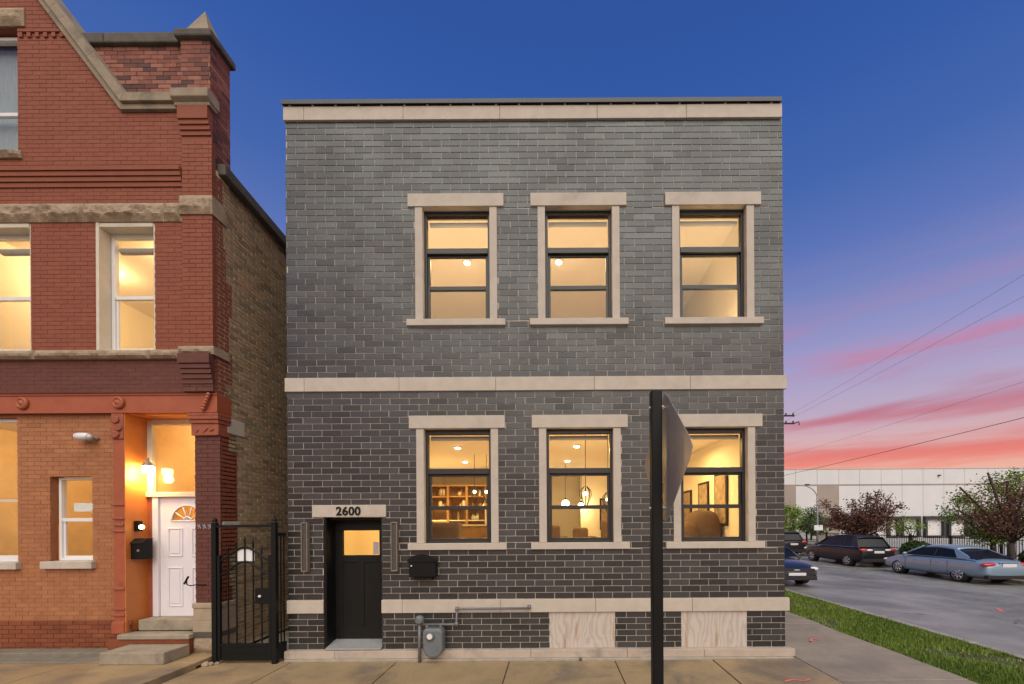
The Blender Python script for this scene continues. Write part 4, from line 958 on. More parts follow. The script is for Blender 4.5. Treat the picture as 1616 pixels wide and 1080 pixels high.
# pilaster right of the entry
brick_mass('pilaster_bricks', 'maroon_brick', red, brick_rects(-5.726, RX, .88, 3.55, 39, .205, .008), SY, .03)
B(-5.722, RX - .006, SY + .006, .45, .42, 3.9).build('pilaster_core', 'maroon_mortar', red)
cp = B(-5.745, RX + .008, .055, .30, 3.555, 3.74).build('pilaster_capital', 'terracotta', red, bevel=.008)
for z0, z1, e in ((3.74, 3.80, .02), (3.80, 3.86, .04), (3.86, 3.912, .03)): B(-5.745 - e, RX + .008 + e * .6, .055 - e, .30, z0 + .001, z1).build('cap_moulding', 'terracotta', cp, bevel=.012)
for i, (a, b) in enumerate((((-5.66, 3.60), (-5.63, 3.66)), ((-5.55, 3.60), (-5.47, 3.69)), ((-5.44, 3.62), (-5.38, 3.66)))):
    MB().tube([(a[0], .055, a[1]), ((a[0] + b[0]) / 2 + .012, .045, (a[1] + b[1]) / 2), (b[0], .055, b[1])], .010, 6).build('leaf_relief', 'terracotta', cp, smooth=True)
B(-5.735, RX + .01, .06, .42, .60, .80).build('pilaster_base', 'base_tan', red, bevel=.008); B(-5.745, RX + .02, .045, .42, .80, .88).build('pilaster_base', 'base_tan', red, bevel=.012)
B(-5.74, RX + .012, .055, .43, .42, .60).build('pilaster_base', 'base_tan', red, bevel=.006); B(-5.76, RX + .02, .03, .43, .34, .419).build('pilaster_base', 'dark_coping', red, bevel=.01)
rock(-5.74, RX + .01, .09, .338, .06, .42, .04, 81).build('pilaster_base', 'rock_stone', red)
# faded chalk scribble on the pilaster
sc = MB(); px = -5.69
for k in range(4):
    sc.tube([(px, SY - .004, 2.13), (px + .03, SY - .004, 2.09), (px + .015, SY - .004, 2.06)], .006, 5); sc.tube([(px + .03, SY - .004, 2.14), (px + .055, SY - .004, 2.07)], .005, 5); px += .085
sc.build('chalk_scribble', 'curtain', red)
# handrail stub
t = thing('handrail_bracket', 'black iron handrail stub beside the white door', 'handrail', (-5.7, .05, 1.2))
MB().tube([(-5.80, -.02, 1.20), (-5.70, -.06, 1.32)], .014, 8).tube([(-5.745, -.04, 1.265), (-5.74, -.04, 1.19), (-5.72, .0, 1.17), (-5.70, .1, 1.17), (-5.55, .09, 1.17)], .009, 8).build('rail', 'black_metal', t, smooth=True)
# steps
B(-6.72, -5.73, .17, .55, .42, .595).build('entry_step', 'step_concrete', red, bevel=.012)
B(-6.83, -5.70, -.06, .168, .335, .415).build('entry_step', 'step_concrete', red, bevel=.015); B(-6.99, -5.72, -.035, .25, .09, .333).build('step_riser', 'damp_brick', red, bevel=.006)
tag(B(-6.62, -5.68, -.50, -.06, .09, .27).build('concrete_step', 'step_concrete', bevel=.015), 'low concrete step block in front of the white entry door', 'step')
# lantern, doorbell lamp, mailbox in the entry
t = thing('entry_lantern', 'bright lit lantern beside the transom in the entry', 'lantern', (-6.64, .28, 3.0))
lx, ly, lz = -6.64, .27, 3.04
MB().lathe([(.055, -.06), (.075, -.04), (.078, .04), (.06, .06)], (lx, ly, lz), 'z', 16).build('glass_shade', 'lantern_glow', t, smooth=True)
MB().lathe([(.085, .062), (.07, .09), (.03, .13), (.012, .16), (.02, .175), (.006, .20)], (lx, ly, lz), 'z', 16).build('cap', 'sconce_frame', t, smooth=True)
MB().tube([(lx, ly, lz + .13), (lx - .06, ly + .02, lz + .18), (lx - .12, ly + .06, lz + .10), (lx - .148, ly + .06, lz + .06)], .010, 8).build('arm', 'sconce_frame', t, smooth=True)
point('lamp_light', (lx, ly - .02, lz - .12), 13, (1, .60, .19), .07, t)
t = thing('doorbell_lamp', 'small lit lamp in a black box above the entry mailbox', 'lamp', (-6.7, .3, 2.1))
B(-6.785, -6.70, .17, .24, 2.03, 2.20).build('housing', 'black_metal', t, bevel=.01); MB().ball((-6.675, .19, 2.10), (.04, .035, .035), 12, 8).build('lens', 'bell_glow', t, smooth=True)
t = thing('entry_mailbox', 'black box mailbox on the orange entry wall', 'mailbox', (-6.72, .2, 1.55))
MB().prism([(.12, 1.58), (.30, 1.58), (.30, 1.90), (.20, 1.90), (.12, 1.84)], -6.785, -6.60, 'x').build('body', 'black_metal', t, recalc=True, bevel=.006)
MB().prism([(.11, 1.835), (.195, 1.905), (.305, 1.905), (.305, 1.915), (.19, 1.915), (.10, 1.838)], -6.786, -6.59, 'x').build('lid', 'black_metal', t, recalc=True)
MB().lathe([(.022, 0), (.02, -.008)], (-6.66, .12, 1.72), 'y', 12).build('emblem', 'sconce_frame', t)

# ================================================================== IRON GATE
gate = thing('iron_gate', 'tall black iron gate closing the passage between the two houses', 'gate', (-4.7, -.2, 0))
gx0, gx1, gy = -5.165, -4.255, -.20
for x in (gx0, gx1):
    p = B(x - .035, x + .035, gy - .035, gy + .035, .0, 2.14).build('post', 'fence_black', gate, bevel=.006)
    MB().lathe([(.045, 2.141), (.05, 2.155), (.02, 2.17), (.035, 2.19), (.03, 2.215), (.006, 2.235)], (x, gy, 0), 'z', 12).build('finial', 'fence_black', p, smooth=True)
B(gx0 + .036, gx1 - .036, gy - .02, gy + .02, 2.085, 2.125).build('top_rail', 'fence_black', gate)
ga, gb = gx0 + .05, gx1 - .05; mid = (ga + gb) / 2
for x in (ga + .015, gb - .015): B(x - .02, x + .02, gy - .02, gy + .02, .06, 1.66).build('stile', 'fence_black', gate)
def arch(x, base, rise): u = (x - mid) / ((gb - ga) / 2); return base + rise * (math.cos(min(1, abs(u)) * math.pi) * .5 + .5)
for base, rise, nm in ((1.58, .20, 'arch_rail'), (1.36, .20, 'arch_rail')):
    MB().tube([(ga + (gb - ga) * k / 24, gy, arch(ga + (gb - ga) * k / 24, base, rise)) for k in range(25)], .016, 8).build(nm, 'fence_black', gate, smooth=True)
for k in range(1, 6):
    x = ga + .02 + (gb - ga - .04) * k / 6; zt = arch(x, 1.58, .20) + .10
    o = B(x - .008, x + .008, gy - .008, gy + .008, .30, zt).build('bar', 'fence_black', gate)
    MB().lathe([(.008, 0), (.018, .02), (.002, .08)], (x, gy, zt), 'z', 8).build('spear_tip', 'fence_black', o)
B(ga + .04, gb - .04, gy - .018, gy + .018, .27, .31).build('lower_rail', 'fence_black', gate); B(ga + .04, gb - .04, gy - .006, gy + .006, .05, .27).build('kick_plate', 'fence_black', gate)
B(ga + .04, gb - .04, gy - .012, gy - .007, .145, .165).build('kick_rib', 'fence_black', gate)
lk = B(gb - .24, gb - .035, gy - .022, gy + .022, .92, 1.16).build('lock_box', 'fence_black', gate, bevel=.006)
MB().ball((gb - .155, gy - .04, 1.035), .022, 10, 8).build('knob', 'dial_white', lk, smooth=True)
B(mid - .14, mid + .14, gy + .012, gy + .016, 1.57, 1.75).build('notice', 'paper', gate)
for k in range(3):
    y = gy + .045 + k * .05; B(-4.243 + k * .014, -4.229 + k * .014, y - .007, y + .007, .28, 1.98).build('bar', 'fence_black', gate)
MB().prism([(-4.258, gy + .037), (-4.225, gy + .037), (-4.185, -.032), (-4.22, -.032)], .05, .30, 'z').build('return_plate', 'fence_black', gate, recalc=True)
MB().prism([(-4.258, gy + .037), (-4.225, gy + .037), (-4.185, -.032), (-4.22, -.032)], 1.95, 2.0, 'z').build('return_rail', 'fence_black', gate, recalc=True)
tag(B(-5.30, -4.19, .4, 9.6, -.05, .02).build('passage_floor', 'step_concrete'), kind='structure')
for i in range(3):
    c = (-5.235 + i * .06 - (.02 if i == 1 else 0), -.30 + i * .035, .02)
    s = MB().ball(c, (.06 - i * .013, .05 - i * .01, .045 - i * .01), 9, 6)
    s.v = [(v[0] + random.uniform(-.008, .008), v[1] + random.uniform(-.008, .008), v[2] + random.uniform(-.008, .008)) for v in s.v]
    tag(s.build('rubble_stone', 'rock_stone'), ('largest tan stone at the foot of the gate post', 'middle tan stone at the foot of the gate post', 'smallest tan stone at the foot of the gate post')[i], 'stone')

# ================================================================== SIGN POST
sp = thing('road_sign', 'black post with the bare metal back of a diamond sign seen edge on', 'sign', (.683, -3.79, 0))
B(.648, .718, -3.825, -3.755, -.05, 2.985).build('post', 'black_metal', sp, bevel=.008)
u = Vector((.082, -.89)).normalized(); nrm = Vector((u.y, -u.x)) * -1
def sign_pt(s, h, off): return (.742 + u.x * s + nrm.x * off, -3.79 + u.y * s + nrm.y * off, 2.545 + h)
def sign():
    D = .445; r = .05; pts = []
    for k in range(4):
        a = math.pi / 2 * k; c = (math.cos(a) * D, math.sin(a) * D); tvec = (-math.sin(a), math.cos(a))
        i = (math.cos(a), math.sin(a))
        pts += [(c[0] - i[0] * r - tvec[0] * r, c[1] - i[1] * r - tvec[1] * r), (c[0] - i[0] * .42 * r, c[1] - i[1] * .42 * r), (c[0] - i[0] * r + tvec[0] * r, c[1] - i[1] * r + tvec[1] * r)]
    n = len(pts); vs = [sign_pt(p[0], p[1], .0) for p in pts] + [sign_pt(p[0], p[1], .003) for p in pts]
    fs = [tuple(range(n)), tuple(range(2 * n - 1, n - 1, -1))] + [(i, (i + 1) % n, n + (i + 1) % n, n + i) for i in range(n)]
    o = MB().add(vs, fs).build('sign_plate', 'sign_metal', sp, recalc=True)
    for h in (.33, -.33):
        MB().tube([(.636, -3.79, 2.545 + h), (.755, -3.79, 2.545 + h)], .009, 8).build('bolt', 'galvanised', sp); MB().lathe([(.018, 0), (.018, .014)], (.718, -3.79, 2.545 + h), 'x', 6).build('nut', 'galvanised', sp)
sign()

# ================================================================== ACROSS THE STREET
# ---- trees
def tree(name, label, base, fork, crown, rad, leaf, nclump, nleaf, size, seed, bare=(), group=None, trunk_r=.14, spread=.42):
    rnd = np.random.RandomState(seed); t = thing(name, label, 'tree', base, group); b = Vector(base) - Vector((0, 0, .18)); f = Vector(fork)
    mb = MB(); mb.tube([b, b.lerp(f, .5) + Vector((.04, .02, 0)), f], [trunk_r * 1.25, trunk_r, trunk_r * .9], 9)
    C = Vector(crown); tips = []
    for k in range(nclump):
        while True:
            p = rnd.rand(3) * 2 - 1
            if .25 < np.dot(p, p) < 1: break
        tips.append(C + Vector((p[0] * rad[0], p[1] * rad[1], p[2] * rad[2])))
    for k, p in enumerate(tips):
        if k % 3 == 0:
            m_ = f.lerp(p, .5) + Vector(((rnd.rand() - .5) * .3, (rnd.rand() - .5) * .3, .15)); mb.tube([f, m_, p], [trunk_r * .5, trunk_r * .3, trunk_r * .1], 6)
        else:
            q = tips[k - k % 3]; mb.tube([f.lerp(q, .55), p], [trunk_r * .22, trunk_r * .07], 5)
    for q in bare:
        q0, q1, rr_ = Vector(q[0]), Vector(q[1]), q[2]; mm = q0.lerp(q1, .5) + Vector((.03, .02, .06)); mb.tube([q0, mm, q1], [rr_ * 1.25, rr_, rr_ * .8], 8)
        for k in range(7): tips.append(q0.lerp(q1, .25 + .105 * k))
    mb.build('trunk', 'bark', t, smooth=True)
    n = len(tips) * nleaf; cen = np.repeat(np.array([list(p) for p in tips]), nleaf, 0)
    pos = cen + rnd.randn(n, 3) * np.array([spread, spread, spread * .62]); sz = size * (.6 + .8 * rnd.rand(n))
    a = rnd.randn(n, 3); a /= np.linalg.norm(a, axis=1)[:, None]; c = rnd.randn(n, 3); c -= a * (a * c).sum(1)[:, None]; c /= np.linalg.norm(c, axis=1)[:, None]
    a *= sz[:, None]; c *= (sz * .55)[:, None]
    V = np.stack([pos - a, pos + c, pos + a, pos - c], 1).reshape(-1, 3)
    me = bpy.data.meshes.new('crown'); me.from_pydata(V.tolist(), [], np.arange(4 * n).reshape(-1, 4).tolist())
    tn = np.repeat(np.clip(np.repeat(rnd.rand(len(tips)), nleaf) * .5 + rnd.rand(n) * .5, 0, 1), 4).astype(np.float32)
    me.attributes.new('tint', 'FLOAT', 'POINT').data.foreach_set('value', tn); me.materials.append(MATS[leaf]); put('crown', me, t)
    return t
def rays(o, tips, r): return tuple((o, q, r) for q in tips)
tree('plum_tree', 'purple-leaved tree with bare upper twigs behind the black utility vehicle', (20.4, 20.5, -.06), (20.4, 20.5, .9), (20.3, 20.5, 2.05), (2.0, 1.7, .95), 'leaf_plum', 30, 90, .065, 1, spread=.24,
     bare=rays((20.4, 20.5, 1.1), ((17.3, 20.2, 3.55), (18.3, 20.2, 3.0), (19.4, 20.2, 3.6), (20.5, 20.3, 4.05), (21.2, 20.2, 4.2), (22.0, 20.2, 3.85), (22.7, 20.3, 3.3), (17.9, 20.2, 2.1), (21.6, 20.0, 3.2), (19.7, 20.0, 2.9)), .035))
tree('plum_tree', 'purple-brown tree with cut thick branches at the right edge', (20.6, 12.0, -.06), (20.6, 12.0, 1.1), (21.7, 12.0, 2.6), (2.0, 1.6, 1.0), 'leaf_plum', 14, 80, .05, 2, spread=.30,
     bare=rays((20.6, 12.0, 1.2), ((18.3, 12.0, 3.62), (19.35, 11.8, 4.25), (20.3, 11.9, 3.9), (21.2, 11.9, 4.0), (22.2, 12, 3.9), (18.3, 12.1, 2.6)), .05), trunk_r=.13)
tree('green_tree', 'leafy bright green tree behind the purple one at the right edge', (23.0, 15.0, -.06), (23.0, 15.0, 1.0), (23.7, 15.0, 2.75), (2.4, 2.0, 1.85), 'leaf_green', 70, 150, .060, 3, trunk_r=.12, spread=.27)
tree('green_tree', 'small light green tree near the dock doors', (26.6, 24.0, -.1), (26.6, 24.0, .9), (26.1, 24, 1.85), (.9, .8, .5), 'leaf_green', 14, 70, .06, 4, trunk_r=.07, spread=.28)
tree('green_tree', 'dark green tree behind the curved lamp post', (31.3, 43.4, -.1), (31.3, 43.4, 1.0), (31.3, 43.4, 2.0), (1.5, 1.5, 1.75), 'leaf_dark', 40, 90, .11, 5, trunk_r=.11, spread=.36)
tree('green_tree', 'green tree half hidden by the corner of the grey house', (26.4, 38.6, -.1), (26.4, 38.6, 1.0), (26.0, 38.6, 2.6), (1.1, 1.2, 1.7), 'leaf_green', 26, 80, .11, 6, trunk_r=.10, spread=.36)
def shrub(name, label, c, r, seed):
    rnd = np.random.RandomState(seed); n = 1800; p = rnd.randn(n, 3); p /= np.linalg.norm(p, axis=1)[:, None]; p *= (rnd.rand(n) ** .4)[:, None]
    pos = np.array(c) + p * np.array(r); pos = pos[pos[:, 2] > -.05]; n = len(pos)
    a = rnd.randn(n, 3) * .06; b = rnd.randn(n, 3) * .045; V = np.stack([pos - a, pos + b, pos + a, pos - b], 1).reshape(-1, 3)
    t = thing(name, label, 'shrub', (c[0], c[1], -.06)); me = bpy.data.meshes.new('foliage'); me.from_pydata(V.tolist(), [], np.arange(4 * n).reshape(-1, 4).tolist())
    me.attributes.new('tint', 'FLOAT', 'POINT').data.foreach_set('value', np.repeat(rnd.rand(n), 4).astype(np.float32)); me.materials.append(MATS['leaf_dark']); put('foliage', me, t)
    MB().tube([(c[0], c[1], -.25), (c[0], c[1], c[2])], .04, 6).build('stem', 'bark', t)
shrub('round_shrub', 'round clipped shrub by the fence above the blue sedan', (20.9, 17.2, .45), (.75, .75, .52), 1)
shrub('round_shrub', 'low dark shrub at the right edge by the tree trunk', (21.6, 11.8, .4), (.6, .6, .45), 2)

# ---- fence
FX = 25.6
fence = thing('metal_fence', 'black metal picket fence in front of the white warehouse', 'fence', (FX, 28, -.1))
ya = 8.0
for k in range(16):
    y0 = ya + k * 3.0
    B(FX - .05, FX + .05, y0 - .05, y0 + .05, -.3, 1.18).build('post', 'fence_black', fence)
    for z in (.12, 1.0): B(FX - .02, FX + .02, y0 + .051, y0 + 2.949, z, z + .045).build('rail', 'fence_black', fence)
    mb = MB()
    for j in range(1, 20): mb.box(FX - .012, FX + .012, y0 + j * .15 - .012, y0 + j * .15 + .012, .0, 1.12)
    tag(mb.build('pickets', 'fence_black', fence), kind='stuff')

# ---- warehouse
WYF = 47.5
wh = thing('warehouse', 'long pale concrete panel warehouse with taupe stripes and dock doors', 'warehouse', (55, WYF, -.1))
SCW = 54.0 / 650; wz = lambda py: EYE + (826 - py) * SCW; wx = lambda px: (px - 872) * SCW
xj = [wx(p) for p in (1120, 1154, 1188, 1222, 1256, 1290, 1324, 1357, 1391, 1424, 1457, 1490, 1523, 1560, 1595, 1630, 1665, 1700, 1735, 1770)]
ztop, zband0, zband1 = 8.95, 6.78, 6.98
docks = [(wx(1419), wx(1449)), (wx(1456), wx(1488)), (wx(1398), wx(1417)), (wx(1493), wx(1524)), (wx(1530), wx(1562)), (wx(1570), wx(1600))]
for i, (a, b) in enumerate(zip(xj[:-1], xj[1:])):
    B(a + .02, b - .02, WYF, WYF + .25, zband1 + .005, ztop).build('wall_panel', 'panel_white', wh)
    taupe = i in (3, 5)
    mb = MB()
    for r in cut_rects((a + .02, b - .02, -.1, zband0 - .005), [(d0, d1, .02, 2.75) for d0, d1 in docks]): mb.box(r[0], r[1], WYF, WYF + .25, r[2], r[3])
    mb.build('wall_panel', 'panel_taupe' if taupe else 'panel_white', wh)
B(xj[0], xj[-1], WYF + .03, WYF + .25, zband0, zband1).build('belt_stripe', 'panel_taupe', wh)
B(xj[0], xj[-1], WYF + .26, WYF + 40, -.1, ztop - .1).build('hall', 'panel_white', wh)
B(xj[0] - .05, xj[-1], WYF - .04, WYF + .3, ztop + .002, ztop + .06).build('roof_edge', 'galvanised', wh)
for d0, d1 in docks:
    s = MB().box(d0, d0 + .28, WYF - .45, WYF + .02, .02, 2.75).box(d1 - .28, d1, WYF - .45, WYF + .02, .02, 2.75).box(d0 + .28, d1 - .28, WYF - .45, WYF + .02, 2.3, 2.75).box(d0 + .28, d1 - .28, WYF - .45, WYF + .02, .02, .22)
    o = s.build('dock_door', 'dock_dark', wh); B(d0 + .29, d1 - .29, WYF - .06, WYF + .02, .23, 2.29).build('door_leaf', 'dock_door', o)
B(wx(1480), wx(1483), WYF - .25, WYF, 8.0, 8.15).build('wall_light', 'dock_dark', wh)

# ---- street lamp
lp = thing('street_lamp', 'grey street lamp with curved arm behind the parked cars', 'street lamp', (28.4, 37.6, -.1))
lp_x, lp_y = 28.36, 37.6
pts = [(lp_x, lp_y, -.1), (lp_x, lp_y, 4.6)] + [(lp_x - 1.9 * (1 - math.cos(a)), lp_y, 4.6 + 1.45 * math.sin(a)) for a in [R(k) for k in range(10, 91, 10)]] + [(lp_x - 2.2, lp_y, 6.07)]
MB().tube(pts, [.10, .085] + [.06] * 9 + [.05], 10).build('pole', 'galvanised', lp, smooth=True)
MB().ball((lp_x - 1.1, lp_y - .05, 6.08), (.32, .14, .08), 10, 6).build('lamp_head', 'dock_dark', lp, smooth=True)
B(lp_x - .45, lp_x + .45, lp_y - .2, lp_y - .1, 1.2, 1.75).build('notice_plate', 'plate_white', lp)

# ---- utility pole and wires
up = thing('utility_pole', 'wooden utility pole whose dark crossarm end shows past the house corner', 'utility pole', (18.7, 28, -.1))
MB().tube([(18.7, 28, -.2), (18.7, 28, 11.4)], [.17, .12], 10).build('pole', 'pole_wood', up, smooth=True)
for z in (10.95, 10.3): B(17.0, 20.30, 27.93, 28.07, z, z + .11).build('crossarm', 'wire_black', up)
for z in (11.06, 10.41):
    for x in (17.2, 19.6, 20.2): MB().lathe([(.03, 0), (.07, .03), (.05, .09), (.07, .13), (.03, .18)], (x, 28, z), 'z', 8).build('insulator', 'dock_dark', up)
MB().tube([(20.3, 28, 10.36), (20.62, 27.9, 10.48), (20.66, 27.9, 10.2)], .05, 6).build('bracket', 'wire_black', up)
def wire(a, b, sag, label, r=.014):
    a, b = Vector(a), Vector(b); n = 24
    pts = [a.lerp(b, k / n) - Vector((0, 0, sag * 4 * (k / n) * (1 - k / n))) for k in range(n + 1)]
    tag(MB().tube(pts, r, 5).build('overhead_wire', 'wire_black'), label, 'wire', 'overhead wires along the side street')
wire((19.0, 34, 5.9), (19.0, -6, 6.9), .25, 'thickest overhead cable sloping down to the warehouse roof', .013)
wire((20.2, 28, 11.25), (20.2, -6, 14.6), .3, 'uppermost thin overhead wire in the blue sky', .006)
wire((19.6, 28, 10.6), (20.4, -6, 13.2), .3, 'thin overhead wire just below the uppermost one', .006)
wire((19.4, 28, 7.6), (19.4, -6, 8.6), .3, 'faint overhead wire through the pink clouds', .005)

# ---- cars
def apply_mods(o):
    dg = bpy.context.evaluated_depsgraph_get(); dg.update(); me = bpy.data.meshes.new_from_object(o.evaluated_get(dg)); o.modifiers.clear(); o.data = me
def car(name, label, loc, yaw, paint, P, tall=1.0):
    root = thing(name, label, 'car', loc); WMr = Matrix.Translation(loc) @ Matrix.Rotation(yaw, 4, 'Z')
    root.rotation_euler = (0, 0, yaw); root.scale = (1, 1, tall)
    def mk(mb, nm, m, parent=root, **k):
        o = mb.build(nm, m, None, **k); o.parent = parent; return o
    # body shell: stations from tail (-y) to nose (+y)
    S = P['stations']; half = []
    for (yv, zb, sh, tp, w) in S:
        half.append([(0, yv, zb), (.62 * w, yv, zb), (.93 * w, yv, zb + .06), (w, yv, zb + .30 * (sh - zb)), (.995 * w, yv, zb + .62 * (sh - zb)), (.965 * w, yv, sh - .05), (.88 * w, yv, sh + .2 * (tp - sh)), (.5 * w, yv, sh + .85 * (tp - sh)), (0, yv, tp)])
    mb = MB(); n = len(half[0]); ring = []
    for h in half: ring.append(h + [(-p[0], p[1], p[2]) for p in h[-2:0:-1]])
    m = len(ring[0]); mb.add([p for r_ in ring for p in r_], [(i * m + k, i * m + (k + 1) % m, (i + 1) * m + (k + 1) % m, (i + 1) * m + k) for i in range(len(ring) - 1) for k in range(m)])
    mb.f.append(tuple(range(m - 1, -1, -1))); mb.f.append(tuple((len(ring) - 1) * m + k for k in range(m)))
    body = mk(mb, 'body', paint, smooth=True, recalc=True)
    sd = body.modifiers.new('s', 'SUBSURF'); sd.levels = 2; sd.render_levels = 2; apply_mods(body)
    wr = P['wr']; cut = []
    for yv in P['axles']:
        for sx in (-1, 1):
            c = MB().lathe([(wr + .065, -.3), (wr + .065, .3)], (sx * (P['w'] - .10), yv, wr), 'x', 28).build('cutter', paint, None, recalc=True); cut.append(c)
            bo = body.modifiers.new('b', 'BOOLEAN'); bo.object = c; bo.operation = 'DIFFERENCE'; bo.solver = 'EXACT'
    apply_mods(body)
    for c in cut: bpy.data.objects.remove(c)
    body.data.polygons.foreach_set('use_smooth', np.ones(len(body.data.polygons), dtype=bool))
    try: body.data.set_sharp_from_angle(angle=R(40))
    except Exception: pass
    if not body.data.materials: body.data.materials.append(MATS[paint])
    # greenhouse
    g = P['green']; bw, rw_ = P['bw'], P['rw']     # (y_rear_base, z), (y_rear_roof, z), (y_front_roof,z), (y_front_base,z)
    (ya_, za), (yb_, zb_), (yc_, zc), (yd_, zd) = g
    gl = MB(); zt = -.03
    side = [(ya_, za), (yb_, zb_), ((yb_ + yc_) / 2, max(zb_, zc) + .02), (yc_, zc), (yd_, zd)]
    vs = []
    for sx in (-1, 1):
        for i, (yv, zv) in enumerate(side):
            wv = bw if i in (0, 4) else rw_; vs.append((sx * wv, yv, zv + (zt if 0 < i < 4 else 0)))
    gl.add(vs, [(0, 1, 2, 3, 4), (9, 8, 7, 6, 5), (0, 5, 6, 1), (3, 8, 9, 4), (1, 6, 7, 2), (2, 7, 8, 3), (0, 4, 9, 5)])
    mk(gl, 'windows', 'car_glass', recalc=True, bevel=.02)
    # roof
    rf = MB(); ny, nx = 12, 8; vs = []; fs_ = []
    for i in range(ny + 1):
        yv = yb_ - .10 + (yc_ - yb_ + .16) * i / ny; uu = i / ny
        zr = zb_ + (zc - zb_) * uu + .05 * math.sin(math.pi * uu) - .03 * (abs(2 * uu - 1) ** 6)
        for j in range(nx + 1):
            v = j / nx * 2 - 1; vs.append((v * (rw_ + .035), yv, zr + .035 * (1 - v * v) - .05 * abs(v) ** 7))
    for i in range(ny):
        for j in range(nx): fs_.append((i * (nx + 1) + j, i * (nx + 1) + j + 1, (i + 1) * (nx + 1) + j + 1, (i + 1) * (nx + 1) + j))
    rf.add(vs, fs_); ro = mk(rf, 'roof', paint, smooth=True, recalc=True); so = ro.modifiers.new('s', 'SOLIDIFY'); so.thickness = .06; so.offset = -1
    for sx in (-1, 1):
        e = .012
        pl = MB(); pl.tube([(sx * (bw + e), yd_ + .04, zd - .03), (sx * (rw_ + e + .02), yc_ + .02, zc - .01)], [.045, .035], 6)
        mk(pl, 'pillar', paint, smooth=True)
        for yv in P['bpillars']:
            mk(MB().tube([(sx * (bw + e * .4), yv, (za + zd) / 2 - .02), (sx * (rw_ + e), yv - .04, max(zb_, zc) - .04)], .03, 6), 'pillar', 'car_trim')
        q = P['cpillar']; w2 = P.get('cw', .012)
        poly = [(sx * (bw + .02), ya_ - .10, za - .06), (sx * (bw + .025), q[0], za - .02), (sx * (rw_ + .03), q[1], zb_ - .02), (sx * (rw_ + .025), yb_ - .03, zb_ - .01)]
        inn = [(p[0] - sx * .06, p[1], p[2]) for p in poly]
        mk(MB().add(poly + inn, [(0, 1, 2, 3), (7, 6, 5, 4), (0, 4, 5, 1), (1, 5, 6, 2), (2, 6, 7, 3), (3, 7, 4, 0)]), 'pillar', paint, recalc=True, bevel=.015)
        # mirror, handles, sill trim
        mk(MB().ball((sx * (P['w'] + .06), yd_ - .28, zd + .06), (.10, .07, .07), 10, 8), 'mirror', paint, smooth=True)
        for yv in P['handles']: mk(MB().ball((sx * (P['w'] - .012), yv, P['hz']), (.02, .09, .018), 8, 6), 'handle', P.get('hm', paint), smooth=True)
        for yv in P['seams']: mk(MB().box(sx * P['w'] - .004 * sx - .004, sx * P['w'] - .004 * sx + .004, yv - .004, yv + .004, .34, P['hz'] + .1), 'door_seam', 'car_trim')
        mk(MB().tube([(sx * (bw + .016), ya_ + .25, za + .0), (sx * (bw + .02), yd_ - .1, zd)], .012, 6), 'belt_trim', P.get('trim', 'car_trim'))
        for c, r_, m_, nm in P['lamps']:
            mk(MB().ball((sx * c[0], c[1], c[2]), r_, 14, 10), nm, m_, smooth=True)
    for (x0, x1, y0, y1, z0, z1, m_, nm) in P['boxes']: mk(MB().box(x0, x1, y0, y1, z0, z1), nm, m_, bevel=.012)
    for yv in P['axles']:
        for sx in (-1, 1):
            cx = sx * (P['w'] - .125)
            ty = mk(MB().lathe([(wr * .62, -.10), (wr * .94, -.11), (wr, -.08), (wr, .08), (wr * .94, .11), (wr * .62, .10)], (cx, yv, wr), 'x', 28), 'wheel', 'tyre', smooth=True)
            ri = MB().lathe([(wr * .66, sx * .085), (wr * .68, sx * .105), (wr * .60, sx * .10), (wr * .58, sx * .05), (.03, sx * .05)], (cx, yv, wr), 'x', 28)
            o = mk(ri, 'rim', 'car_trim', ty, smooth=True, recalc=True)
            s = MB()
            for k in range(7):
                a = 2 * math.pi * k / 7 + .2
                s.tube([(cx + sx * .095, yv + .03 * math.cos(a), wr + .03 * math.sin(a)), (cx + sx * .10, yv + wr * .62 * math.cos(a), wr + wr * .62 * math.sin(a))], [.042, .030], 6)
            s.lathe([(wr * .66, sx * .09), (wr * .69, sx * .108), (wr * .61, sx * .104), (wr * .60, sx * .09)], (cx, yv, wr), 'x', 28)
            s.lathe([(.06, sx * .08), (.055, sx * .125), (.02, sx * .128)], (cx, yv, wr), 'x', 12)
            mk(s, 'spokes', 'alloy', ty, smooth=True, recalc=True)
            mk(MB().lathe([(wr + .05, -.02), (wr + .05, .02)], (cx - sx * .13, yv, wr), 'x', 20), 'wheel_well', 'car_trim')
    return root
SEDAN = dict(w=.92, wr=.33, axles=(-1.40, 1.42), bw=.80, rw=.60, green=((-1.95, .99), (-1.02, 1.40), (.30, 1.43), (1.20, .97)), bpillars=(-.28,), cpillar=(-1.32, -.98),
    stations=((-2.48, .42, .66, .74, .66), (-2.42, .30, .82, .92, .84), (-2.15, .24, .91, 1.02, .90), (-1.6, .21, .94, 1.03, .92), (-.6, .20, .935, 1.0, .925), (.4, .20, .92, .98, .925), (1.0, .20, .90, .97, .92), (1.6, .22, .85, .93, .905), (2.1, .24, .76, .83, .86), (2.36, .28, .64, .70, .76), (2.45, .40, .56, .60, .60)),
    handles=(-.55, .45), hz=.78, seams=(-1.0, -.28, .98), trim='alloy',
    lamps=(((.66, -2.34, .82), (.28, .14, .085), 'tail_red', 'tail_light'), ((.66, 2.26, .64), (.18, .12, .07), 'lamp_clear', 'headlight')),
    boxes=((-.26, .26, -2.475, -2.445, .72, .86, 'plate_white', 'number_plate'), (-.80, .80, -2.47, -2.30, .26, .40, 'car_trim', 'bumper_insert'), (-.35, .35, -2.46, -2.40, .885, .915, 'alloy', 'boot_trim')))
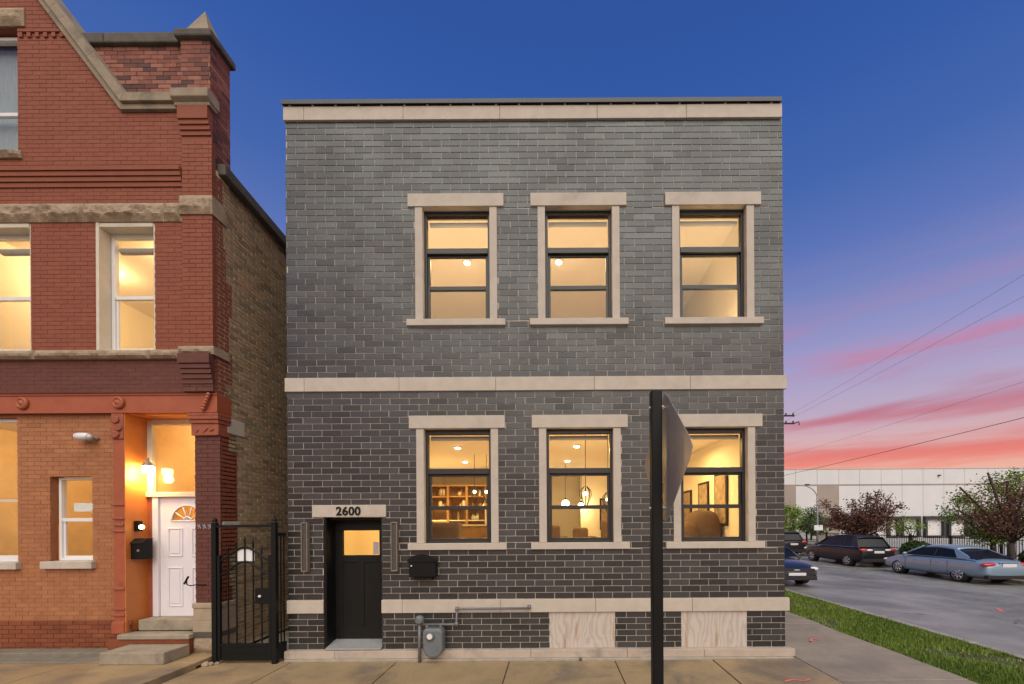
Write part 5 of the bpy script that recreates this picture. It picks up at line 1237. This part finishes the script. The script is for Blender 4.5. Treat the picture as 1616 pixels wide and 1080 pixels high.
SUV = dict(w=.98, wr=.37, axles=(-1.50, 1.52), bw=.86, rw=.66, green=((-2.20, 1.12), (-1.90, 1.68), (.15, 1.70), (1.15, 1.10)), bpillars=(-.35, -1.15), cpillar=(-1.72, -1.62),
    stations=((-2.55, .50, .86, .98, .72), (-2.50, .36, 1.0, 1.10, .90), (-2.30, .28, 1.06, 1.16, .96), (-1.6, .25, 1.08, 1.16, .985), (-.6, .24, 1.07, 1.13, .985), (.4, .24, 1.06, 1.12, .985), (1.0, .24, 1.04, 1.10, .98), (1.6, .26, 1.0, 1.08, .965), (2.1, .28, .92, 1.0, .92), (2.42, .32, .80, .86, .82), (2.52, .44, .70, .74, .66)),
    handles=(-.70, .35), hz=.93, seams=(-1.15, -.35, .85), trim='alloy',
    lamps=(((.72, -2.42, .98), (.22, .12, .09), 'tail_red', 'tail_light'), ((.46, -2.50, .97), (.18, .06, .06), 'lamp_clear', 'reverse_light'), ((.72, 2.34, .80), (.18, .12, .08), 'lamp_clear', 'headlight')),
    boxes=((-.26, .26, -2.57, -2.535, .80, .93, 'plate_white', 'number_plate'), (-.85, .85, -2.56, -2.35, .32, .50, 'car_trim', 'bumper_insert'), (-.62, -.56, -1.7, .05, 1.725, 1.755, 'car_trim', 'roof_rail'), (.56, .62, -1.7, .05, 1.725, 1.755, 'car_trim', 'roof_rail')))
car('parked_sedan', 'light blue four-door sedan parked across the side street', (16.85, 11.15, road_z(16.85)), 0, 'car_blue', SEDAN, .95)
car('parked_utility_vehicle', 'black utility vehicle parked ahead of the light blue sedan', (16.85, 17.3, road_z(16.85)), 0, 'car_black', SUV, .95)
car('parked_wagon', 'dark maroon wagon with red tail lights by the house corner', (16.75, 24.6, road_z(16.75)), 0, 'car_maroon', dict(SUV, lamps=(((.74, -2.40, .98), (.20, .12, .14), 'tail_red', 'tail_light'),)))
FRONT = dict(SEDAN, boxes=((-.30, .30, 2.43, 2.47, .42, .52, 'plate_white', 'number_plate'), (-.62, .62, 2.30, 2.435, .56, .66, 'car_trim', 'grille'), (-.70, .70, 2.28, 2.43, .26, .40, 'car_trim', 'bumper_insert'), (-.10, .10, 2.425, 2.45, .60, .63, 'alloy', 'emblem')))
car('parked_hatchback', 'dark blue car facing the viewer, half hidden by the house corner', (8.40, 10.1, road_z(8.4)), math.pi, 'car_navy', FRONT)
